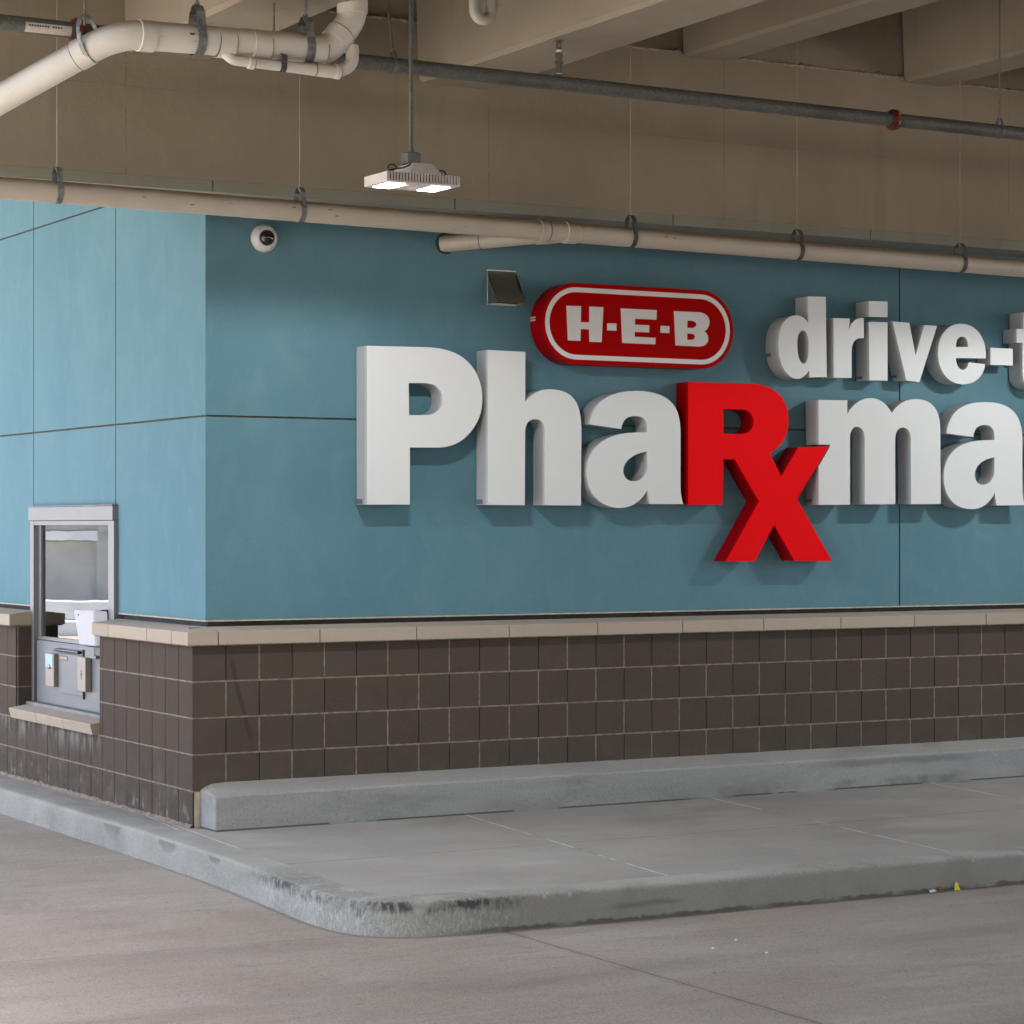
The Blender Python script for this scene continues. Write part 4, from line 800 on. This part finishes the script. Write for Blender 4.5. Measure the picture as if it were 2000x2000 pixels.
# ------------------------------------------------- wall-mounted equipment
sc = tag(empty('security_camera', (.49,YW,3.324)), 'white round dome security camera on the blue wall near the corner', 'camera')
m = MB(); m.lathe([(.0,0),(.078,0),(.080,.006),(.079,.020),(.070,.040),(.056,.050),(.050,.051),(0,.049)],40,axis='Y',at=(.49,YW,3.324)); m.build('housing', M['camw'], sc)
m = MB(); m.lathe([(.046*math.cos(R(a)), .049+.040*math.sin(R(a))) for a in range(0,91,10)],32,axis='Y',at=(.49,YW,3.324)); m.build('dome', M['dome'], sc)
for a in (45,135,225,300):
    m = MB(); m.lathe([(.0035,0),(.0035,.0015),(0,.0015)],10,axis='Y',at=(.49+.064*math.cos(R(a)),YW-.0445,3.324+.064*math.sin(R(a)))); m.build('screw', M['ink'], sc)
vt = tag(empty('wall_vent', (1.95,YW,3.01)), 'stainless steel hooded vent on the blue wall left of the oval sign', 'vent')
m = MB(); pr = []
for i in range(13):
    t = i/12; a = R(90*t); pr.append((YW-.004-.125*math.sin(a)**1.05*(.25+.75*t), 3.218-.20*t))
x0, x1 = 1.955, 2.150
pl = [(YW-.001,3.219)]+pr+[(YW-.001,3.014)]
vs = [(x0,y,z) for y,z in pr]+[(x1,y,z) for y,z in pr]; n = len(pr)
m.add(vs, [(i,i+1,n+i+1,n+i) for i in range(n-1)], 0, True)
for x in (x0, x1):
    vv = [(x,y,z) for y,z in pl]; m.add(vv, [tuple([0,i,i+1]) for i in range(1,len(vv)-1)])
m.box(x0-.003,x1+.003,YW-.003,YW-.0005,3.012,3.224); m.keep = True
m.build('hood', M['stain'], vt)
m = MB(); m.box(x0+.004,x1-.004,YW-.10,YW-.004,3.024,3.028); m.build('damper', M['dark'], vt)

# ------------------------------------------------------------- pipe runs
def hanger(name, label, group, x, y, zc, r, apex, w, th, mat, rodm, ztop, rr=.0055, tilt=0):
    e = tag(empty(name, (x,y,zc)), label, 'pipe hanger', group)
    pts = []; N = 30
    a0 = 25
    for i in range(N+1):
        a = R(a0 + (-(180+2*a0))*i/N); pts.append((x, y+(r+th)*math.cos(a), zc+(r+th)*math.sin(a)))
    top = [(x,y-.030-.2*r,zc+apex*.78),(x,y-.017,zc+apex*.96),(x,y,zc+apex),(x,y+.017,zc+apex*.96),(x,y+.030+.2*r,zc+apex*.78)]
    m = MB(); m.ribbon(pts+top,(1,0,0),w,th); m.build('strap', M[mat], e)
    m = MB(); m.tube([(x,y,zc+apex-.028),(x,y,ztop)],rr,10); m.build('rod', M[rodm], e)
    m = MB(); m.tube([(x,y,zc+apex+.001),(x,y,zc+apex+.012)],rr*2,6,smooth=False); m.tube([(x,y,zc+apex-.014),(x,y,zc+apex-.003)],rr*2,6,smooth=False); m.build('nut', M[rodm], e)
    m = MB(); m.tube([(x,y-r-.012,zc+r*.62),(x,y+r+.012,zc+r*.62)],.004,8); m.build('bolt', M['zrod'], e)
    return e
zp = lambda x: 3.433-.0083*(x+1.23)
dp = tag(empty('drain_pipe', (-1.2,-.4,3.43)), 'long beige painted drain pipe running across just above the blue wall', 'pipe')
m = MB(); m.tube([(-4.25,-.4,zp(-4.25)),(12,-.4,zp(12))],.0575,36); m.build('pipe', M['pipe'], dp)
for a, b, r_ in ((1.995,2.052,.0645),(2.172,2.250,.0645),(2.052,2.172,.0615)):
    m = MB(); m.tube([(a,-.4,zp(a)),(b,-.4,zp(b))],r_,36); m.build('coupling', M['pipe'], dp)
for a in (2.053, 2.171, 2.251):
    m = MB(); m.tube([(a,-.4,zp(a)),(a+.004,-.4,zp(a))],.0652 if a < 2.2 else .0600,36); m.build('glue_ring', M['creamcem'] if a > 2.1 else M['cement'], dp)
bp = Vector((2.16,-.40,zp(2.16)-.004)); be = Vector((1.655,.150,3.362)); bd = (be-bp).normalized()
m = MB(); m.tube([bp,be],.052,32); m.build('branch', M['pipe'], dp)
m = MB(); m.tube([bp+bd*.02,bp+bd*.16],.058,32); m.build('branch_hub', M['pipe'], dp)
m = MB(); q = bp+bd*.50; m.tube([q,q+bd*.005],.0532,32); m.build('glue_ring', M['cement'], dp)
m = MB(); m.lathe([(.050,0),(.064,0),(.064,.006),(.050,.006)],32,axis='Y',at=(1.668,YW-.0005,3.363)); m.build('wall_collar', M['dark'], dp)
for x, z_ in ((-.47,.0),(.62,.012),(.40,.01),(-.2,-.02),(.66,-.02),(2.84,.01),(2.9,.006)):
    m = MB(); m.box(x,x+.022,-.4-.0585,-.4-.0572,zp(x)+z_,zp(x)+z_+.004); m.build('pipe_marking', M['ink'], dp)
gh = 'strap hangers along the long beige drain pipe'
for i, (x, lab) in enumerate(((-.922,'steel strap hanger on the long beige pipe, leftmost, over the lane-side wall'),(.473,'steel strap hanger on the long beige pipe above the dome camera'),(2.637,'steel strap hanger on the long beige pipe above the oval sign'),(3.862,'steel strap hanger on the long beige pipe, over the start of drive'),(5.163,'steel strap hanger on the long beige pipe nearest the right edge'))):
    hanger('pipe_hanger', lab, gh, x, -.4, zp(x), .0575, .132, .030, .003, 'strap' if i < 2 else 'darkstrap', 'rod', 4.56 if i == 4 else 5.2, .0048)
# white pvc drain with bends
YP = -1.9
ZQ = lambda x: 3.978+.018*(x+1.05)
dw = tag(empty('pvc_drain', (-.7,YP,3.98)), 'thick white plastic drain pipe with bends at the upper left', 'pipe')
A = [(-1.72,-1.30,3.605),(-1.150,YP,3.978),(-.068,YP,4.006),(.061,YP,4.165),(.061,YP,5.2)]
pth = fillet(A,[.14,.05,.05],10)
m = MB(); m.tube(pth,.0690,40); m.build('pipe', M['pvc'], dw)
def seg(a, b, r_, nm='coupling', mt='pvc', par=dw, n=40):
    m = MB(); m.tube([a,b],r_,n); return m.build(nm, M[mt], par)
for a, b in ((-1.048,-.979),(-.659,-.577),(-.476,-.393),(-.168,-.100)): seg((a,YP,ZQ(a)),(b,YP,ZQ(b)),.0738)
for a, mt in ((-1.052,'creamcem'),(-.663,'cement'),(-.5765,'cement'),(-.481,'creamcem'),(-.3925,'cement'),(-.0995,'cement')): seg((a,YP,ZQ(a)),(a+.004,YP,ZQ(a)),.0745 if mt == 'creamcem' else .0718,'glue_ring',mt)
d1 = (Vector(A[1])-Vector(A[0])).normalized(); e0 = Vector(A[1])-d1*.16; seg(e0-d1*.07,e0,.0738); seg(e0-d1*.075,e0-d1*.071,.0714,'glue_ring','cement')
d2 = (Vector(A[3])-Vector(A[2])).normalized(); f0 = Vector(A[2])+d2*.08; seg(f0-d2*.03,f0+d2*.033,.0746); seg(f0+d2*.034,f0+d2*.038,.0722,'glue_ring','cement')
seg((.061,YP,4.195),(.061,YP,4.30),.0755)
seg((.061,YP,4.301),(.061,YP,4.305),.0714,'glue_ring','cement')
# small overflow line slung under it
sp = fillet([(-.655,YP-.012,3.960),(-.585,YP-.03,3.902),(-.48,YP-.04,3.897),(-.036,YP-.04,3.893),(.043,YP-.04,3.937),(.051,YP-.02,4.03)],[.02,.04,.05,.04],8)
m = MB(); m.tube(sp,[.025 if p.x < -.14 else .032 for p in sp],24); m.build('overflow_pipe', M['pvc'], dw)
for a, b, r_ in ((-.51,-.482,.030),(-.157,-.09,.0332),(-.055,-.028,.0365)): seg((a,YP-.04,3.896),(b,YP-.04,3.894),r_,'overflow_coupling',n=24)
for a in (-.481,-.160,-.027): seg((a,YP-.04,3.896),(a+.003,YP-.04,3.896),.0265 if a < -.2 else .0346,'overflow_glue_ring','cement',n=24)
m = MB(); m.box(-.822,-.790,YP-.0700,YP-.0687,3.998,4.0022); m.box(-.817,-.796,YP-.0700,YP-.0687,3.992,3.9985); m.build('pipe_marking', M['ink'], dw)
m = MB(); m.box(.056,.075,YP-.0762,YP-.0750,4.250,4.255); m.build('pipe_marking', M['ink'], dw)
g2 = 'wide strap hangers on the white plastic drain'
hanger('pipe_hanger','wide zinc strap hanger on the white pipe, next to the printed mark',g2,-.755,YP,ZQ(-.755),.071,.168,.044,.003,'strap','zrod',5.2,.006)
hanger('pipe_hanger','wide zinc strap hanger on the white pipe beside its upward bend',g2,-.190,YP,ZQ(-.19),.071,.160,.044,.003,'strap','zrod',5.2,.006)
h3 = tag(empty('loop_hanger',(-1.25,-1.84,3.96)),'thin wire loop hanger around the slanting white pipe at the left','pipe hanger')
cen = Vector((-1.252,-1.80,3.946)); nr = Vector((-.55,.80,-.22)).normalized(); uu = Vector((0,0,1)); uu = (uu-nr*uu.dot(nr)).normalized(); ww = nr.cross(uu)
m = MB(); m.ribbon([cen+uu*(.114*math.sin(R(a))*(1.16 if math.sin(R(a))>0 else .86))+ww*.084*math.cos(R(a)) for a in range(0,360,9)],nr,.020,.0025); m.build('strap', M['strap'], h3)
tp = cen+uu*.132; m = MB(); m.tube([tp-Vector((0,0,.05)),(tp.x,tp.y,5.2)],.0055,10); m.build('rod', M['zrod'], h3)
m = MB(); m.tube([tp,tp+Vector((0,0,.014))],.010,6,smooth=False); m.build('nut', M['zrod'], h3)
h4 = hanger('pipe_hanger','small dark clip hanger under the white pipe holding the thin overflow line','small clip hangers',-.334,YP-.04,3.895,.026,.056,.030,.0025,'darkstrap','zrod',3.955,.004)
m = MB(); m.tube([(-.291,-1.75,3.98),(-.291,-1.75,4.238)],.0055,10); tag(m.build('ceiling_rod', M['zrod']),'thin dark threaded rod hanging behind the white plastic pipe','rod')
# trap
pt = tag(empty('drain_trap',(1.02,-1.5,4.33)),'white plastic U-shaped drain trap hanging at the top edge','pipe trap')
m = MB(); ul = [(.968,-1.5,5.2),(.968,-1.5,4.40)]+[(1.018-.05*math.cos(R(a)),-1.5,4.385-.048*math.sin(R(a))) for a in range(0,181,12)]+[(1.068,-1.5,4.44)]
m.tube(ul,.0305,28); m.build('trap_bend', M['pvc'], pt)
m = MB(); m.tube([(1.068,-1.5,4.405),(1.068,-1.5,4.445)],.036,28); m.build('hub', M['pvc'], pt)
m = MB(); m.tube([(1.068,-1.5,4.4455),(1.068,-1.5,4.451)],.0335,28); m.build('glue_ring', M['cement'], pt)
m = MB(); m.tube([(1.068,-1.5,4.4515),(1.068,-1.5,5.2)],.028,28); m.build('riser', M['pvc'], pt)

# --------------------------------------------------------- sprinkler main
zs = lambda x: 4.022-.004*(x+1.64)
YG = -1.66
sm = tag(empty('sprinkler_main',(0,YG,4.24)),'dark galvanised sprinkler pipe running across under the ceiling','pipe')
m = MB(); m.tube([(-4.25,YG,zs(-4.25)),(12,YG,zs(12))],.0385,32); m.build('pipe', M['galv'], sm)
for x in (-1.265, 3.61):
    m = MB(); 
    for a0, a1 in ((12,168),(192,348)):
        pts = circ(YG, zs(x), .048, x, a0, a1, 16); m.ribbon(pts,(1,0,0),.046,.013,closed=False)
        pts = circ(YG, zs(x), .052, x, a0, a1, 16); m.ribbon(pts,(1,0,0),.022,.016,closed=False)
    for sgn in (-1,1): m.bbox(x-.02,x+.02,YG+sgn*.056-.016,YG+sgn*.056+.016,zs(x)-.016,zs(x)+.016,.004)
    c_ = m.build('grooved_coupling', M['redc'], sm)
    m = MB()
    for sgn in (-1,1): m.tube([(x,YG+sgn*.060,zs(x)-.036),(x,YG+sgn*.060,zs(x)+.040)],.0065,10)
    m.build('coupling_bolt', M['zrod'], c_)
m = MB(); pa = [(-1.415,YG+.0391*math.cos(R(a)),zs(-1.415)+.0391*math.sin(R(a))) for a in range(168,248,8)]
m.ribbon(pa,(1,0,0),.225,.0006,closed=False); m.build('pipe_label', M['paper'], sm)
m = MB(); a = R(188)
for i in range(13):
    if i in (8,): continue
    x = -1.512+i*.0128; m.box(x,x+.0085,YG+.0399*math.cos(a)-.0006,YG+.0399*math.cos(a)+.0004,zs(-1.4)+.0399*math.sin(a)-.003,zs(-1.4)+.0399*math.sin(a)+.005)
m.build('label_lettering', M['ink'], sm)
hd = MB(); X = 1.385; Z = zs(X)-.012; ZS = .86
hd.tube([(X,YG,Z+.035*ZS),(X,YG,Z+.068*ZS)],.021,20); hd.tube([(X,YG,Z+.068*ZS),(X,YG,Z+.200*ZS)],.0140,18); hd.tube([(X,YG,Z+.130*ZS),(X,YG,Z+.140*ZS)],.0205,18); hd.tube([(X,YG,Z+.140*ZS),(X,YG,Z+.152*ZS)],.022,6,smooth=False); hd.tube([(X,YG,Z+.165*ZS),(X,YG,Z+.195*ZS)],.0195,6,smooth=False)
sh = hd.build('sprinkler_riser', M['galv'], sm)
m = MB(); m.tube([(X,YG,Z+.2052*ZS),(X,YG,Z+.218*ZS)],.014,18); m.tube([(X,YG,Z+.0685*ZS),(X,YG,Z+.074*ZS)],.0175,18); m.build('thread_tape', M['white'], sh)
m = MB(); m.tube([(X,YG,Z+.218*ZS),(X,YG,Z+.230*ZS)],.012,12)
for sgn in (-1,1): m.tube([(X+sgn*.011,YG,Z+.229*ZS),(X+sgn*.013,YG,Z+.248*ZS),(X+sgn*.004,YG,Z+.268*ZS)],.0032,8)
m.tube([(X,YG,Z+.228*ZS),(X,YG,Z+.262*ZS)],.002,8); m.lathe([(0,.268*ZS),(.021,.268*ZS),(.022,.272*ZS),(0,.272*ZS)],16,at=(X,YG,Z),smooth=False); m.build('sprinkler_head', M['brass'], sh)
def swivel(x, y1, label):
    e = tag(empty('pipe_hanger',(x,YG,zs(x))),label,'pipe hanger','swivel ring hangers on the dark sprinkler pipe'); z = zs(x)
    pts = [(x,YG+.041*math.cos(R(a)),z+.041*math.sin(R(a))) for a in range(40,-221,-10)] + [(x,YG-.012,z+.074),(x,YG+.012,z+.074)]
    m = MB(); m.ribbon(pts,(1,0,0),.018,.003); m.build('strap', M['zrod'], e)
    m = MB(); m.tube([(x,YG,z+.064),(x,YG+y1,5.2)],.0055,10); m.build('rod', M['zrod'], e)
    m = MB(); m.tube([(x,YG,z+.068),(x,YG,z+.084)],.012,6,smooth=False); m.build('nut', M['strap'], e)
swivel(.408, .26, 'swivel hanger with a leaning rod on the dark pipe left of the lamp conduit')
swivel(4.398, .0, 'swivel hanger with an upright rod on the dark pipe near the right edge')

# ------------------------------------------------------------------ lamp
def lamp(lx, ly, lz, label):
    lp = tag(empty('ceiling_lamp',(lx,ly,lz)),label,'lamp','ribbed lamps hanging from the deck')
    m = MB(); L0, L1, y0, y1 = lx-.202, lx+.205, ly-.145, ly+.105
    m.bbox(L0+.0065,L1-.0065,y0+.022,y1-.022,lz,lz+.030,.004)
    m.box(L0,L0+.006,y0,y1,lz+.001,lz+.050); m.box(L1-.006,L1,y0,y1,lz+.001,lz+.050)
    for i in range(24):
        x = L0+.012+i*(L1-L0-.024)/23-.003; m.box(x,x+.0058,y0,y1,lz+.004,lz+.052)
    m.box(L0+.006,L1-.006,y0+.0005,y0+.0215,lz+.0005,lz+.008); m.box(L0+.006,L1-.006,y1-.0215,y1-.0005,lz+.0005,lz+.008)
    bm = bmesh.new(); r8 = bmesh.ops.create_cube(bm,size=1)['verts']
    for v in bm.verts: 
        tf = 1 if v.co.z > 0 else 1.55
        v.co = Vector((lx+.03+v.co.x*.115*tf, ly+v.co.y*.17*tf, lz+.082+v.co.z*.060))
    bmesh.ops.bevel(bm, geom=list(bm.edges), offset=.005, segments=2, affect='EDGES'); m.bm(bm)
    m.build('housing', M['lampm'], lp)
    for sx in (-1, 1):
        cx = lx+sx*.124
        m = MB(); m.box(cx-.047,cx+.047,y0+.045,y1-.035,lz-.0028,lz-.0006); pn = m.build('led_panel', M['led'], lp)
        ld = bpy.data.lights.new('led_light','SPOT'); ld.energy = LAMP_W; ld.color = (.98,.99,1.0); ld.spot_size = R(166); ld.spot_blend = .22; ld.shadow_soft_size = .03
        lo = bpy.data.objects.new('led_light', ld); col.objects.link(lo); lo.location = (cx,ly,lz-.012); lo.parent = pn
    m = MB(); m.box(lx-.055,lx+.055,y0+.05,y1-.05,lz-.0022,lz-.0004); m.box(lx+.012,lx+.016,y0+.06,y1-.05,lz-.004,lz-.0023); m.build('driver_cover', M['lampm'], lp)
    m = MB(); m.lathe([(0,.113),(.046,.113),(.050,.118),(.050,.166),(.046,.171),(0,.171)],8,at=(lx+.005,ly,lz),smooth=False); m.build('junction_box', M['jbox'], lp)
    m = MB(); m.tube([(lx+.005,ly,lz+.170),(lx+.005,ly,5.2)],.0105,16); m.build('conduit', M['galv'], lp)
    m = MB(); m.tube([(lx+.005,ly,lz+.1715),(lx+.005,ly,lz+.192)],.016,12); m.build('conduit_connector', M['jbox'], lp)
    m = MB()
    m.tube(fillet([(lx-.02,ly-.06,lz+.11),(lx-.075,ly-.08,lz+.083),(lx-.13,ly-.10,lz+.072),(lx-.165,ly-.09,lz+.062)],.02),.0042,8)
    m.tube([(lx-.145+.024*math.cos(R(a)),ly-.09,lz+.072+.022*math.sin(R(a))) for a in range(-10,200,15)],.0036,8)
    m.tube([(lx+.150+.019*math.cos(R(a)),ly-.06+.008*math.sin(R(a)),lz+.075+.013*math.sin(R(a))) for a in range(0,361,20)],.0042,8)
    m.tube([(lx+.085,ly-.06,lz+.058),(lx+.125,ly-.06,lz+.058),(lx+.142,ly-.06,lz+.066)],.0042,8)
    m.build('cable', M['black'], lp)


lamp(.403,-1.855,3.372,'pale grey ribbed lamp with two lit panels hanging in front of the beige girder')
lamp(6.0,-1.855,3.372,'ribbed lit lamp beyond the right edge of the view, by the end of the word')
lamp(.403,-8.6,3.372,'ribbed lit lamp above and right of the camera')
lamp(6.0,-8.6,3.372,'ribbed lit lamp above the middle of the drive lanes, right of the camera')
lamp(11.6,-1.855,3.372,'ribbed lit lamp farthest right along the blue wall')

# --------------------------------------------------------------- litter
def scrap(pts, faces, name, mat, label, cat='litter'):
    m = MB(); m.add(pts, faces); o = m.build(name, M[mat]); 
    md = o.modifiers.new('thick','SOLIDIFY'); md.thickness = .0012; return tag(o, label, cat)
bx, by, bz = 2.884, -3.074, -.1585
scrap([(bx-.034*.66,by-.016*.66,bz),(bx+.022*.66,by-.022*.66,bz),(bx+.026*.66,by+.004*.66,bz+.022*.66),(bx-.010*.66,by+.010*.66,bz+.030*.66),(bx+.024*.66,by+.018*.66,bz+.052*.66),(bx-.006*.66,by+.012*.66,bz+.054*.66),(bx+.006*.66,by-.010*.66,bz+.036*.66),(bx-.022*.66,by-.004*.66,bz+.018*.66)],
      [(0,1,7),(1,2,6),(1,6,7),(2,4,6),(4,5,6),(6,5,3),(6,3,7)],'crumpled_wrapper','yellow','crumpled bright yellow scrap against the foot of the front kerb')
scrap([(2.70,-3.09,bz+.001),(2.745,-3.085,bz+.004),(2.742,-3.070,bz+.014),(2.705,-3.074,bz+.010)],[(0,1,2,3)],'paper_scrap','white','tiny white paper scrap at the kerb foot left of the yellow one')
scrap([(2.752,-3.10,bz+.001),(2.79,-3.095,bz+.010),(2.805,-3.07,bz+.006),(2.775,-3.065,bz+.022),(2.758,-3.08,bz+.010)],[(0,1,4),(1,2,3),(1,3,4)],'dry_leaf','leaf','small brown dry leaf between the white and yellow scraps','leaf')
for i, (x, y, s_, lab) in enumerate(((1.047,-3.756,.007,'white paper crumb on the road, uppermost of three'),(.84,-3.878,.008,'white paper crumb on the road, leftmost of three'),(.977,-4.087,.007,'white paper crumb on the road, lowest of three'))):
    o = scrap([(x-s_,y-s_*.7,bz),(x+s_,y-s_*.5,bz+.001),(x+s_*.8,y+s_*.8,bz+.005),(x-s_*.7,y+s_*.6,bz+.002)],[(0,1,2,3)],'paper_crumb','white',lab)
    o['group'] = 'white crumbs on the road'

# ----------------------------------- unseen barrier and wall added for the glass to mirror
m = MB(); Rm = Matrix.Rotation(R(30),4,'Z'); o0 = Vector((-12.5,24,0))
for sec, mi in (([(-9,9,-.28,.28,-.17,.08),(-9,9,-.11,.11,.08,.42)],0),):
    for s_ in sec: m.bbox(*s_,.03)
m.v = [tuple(Rm @ Vector(v) + o0) for v in m.v]; tag(m.build('mirrored_barrier', M['barrier']),'long white concrete barrier added out of view for the window to mirror','barrier')
m = MB(); m.box(-14,14,1.0,1.4,-.17,1.40); m.box(-14,14,.95,1.4,1.60,3.4,0); m.box(-14,14,.9,1.35,1.42,1.58,1)  # white strip painted to stand for bright horizon light in the glass
for i in range(7): m.box(-14+i*4.5,-13.5+i*4.5,.9,1.5,-.17,3.5)
m.v = [tuple(Rm @ Vector(v) + o0) for v in m.v]; tag(m.build('mirrored_far_wall', [M['farw'], M['barrier']]),'grey wall added out of view across the lane for the window to mirror','wall')

# ------------------------------------------------------------ world & sun
w = bpy.data.worlds.new('World'); scene.world = w; w.use_nodes = True
nt = w.node_tree; bg = nt.nodes['Background']; sky = nt.nodes.new('ShaderNodeTexSky'); sky.sky_type = 'NISHITA'; sky.sun_disc = False
EL, AZ = SUN_EL, SUN_AZ
sky.sun_elevation = R(EL); sky.sun_rotation = R(AZ); sky.air_density = 1.0; sky.dust_density = 3.0; sky.ozone_density = 1.0
nt.links.new(sky.outputs[0], bg.inputs[0]); bg.inputs[1].default_value = SKY
sl = bpy.data.lights.new('sun','SUN'); sl.energy = SUN; sl.angle = R(.53); sl.color = (1,.95,.88)
so = bpy.data.objects.new('sun', sl); col.objects.link(so)
sd = Vector((math.sin(R(AZ))*math.cos(R(EL)), math.cos(R(AZ))*math.cos(R(EL)), math.sin(R(EL))))
so.rotation_euler = (-sd).to_track_quat('-Z','Y').to_euler(); so.location = (0,0,30)

# ---------------------------------------------------------------- camera
cd = bpy.data.cameras.new('camera'); cam = bpy.data.objects.new('camera', cd); col.objects.link(cam)
cam.location = (-5.2053,-12.6839,1.6904); cam.rotation_euler = (math.pi/2, 0, -.5196)
cd.sensor_width = 36; cd.lens = 4770/2000*36; cd.shift_y = .0122; cd.clip_end = 1000; cd.clip_start = .05
scene.camera = cam
scene.render.engine = 'CYCLES'; scene.render.resolution_x = 1024; scene.render.resolution_y = 1024
scene.cycles.max_bounces = 10; scene.cycles.diffuse_bounces = 6; scene.cycles.glossy_bounces = 4; scene.cycles.transparent_max_bounces = 8
scene.cycles.sample_clamp_indirect = 6; scene.cycles.caustics_reflective = False; scene.cycles.caustics_refractive = False
vs_ = scene.view_settings; vs_.view_transform = 'Standard'; vs_.look = 'None'; vs_.exposure = EXPO; vs_.gamma = 1; vs_.use_curve_mapping = False
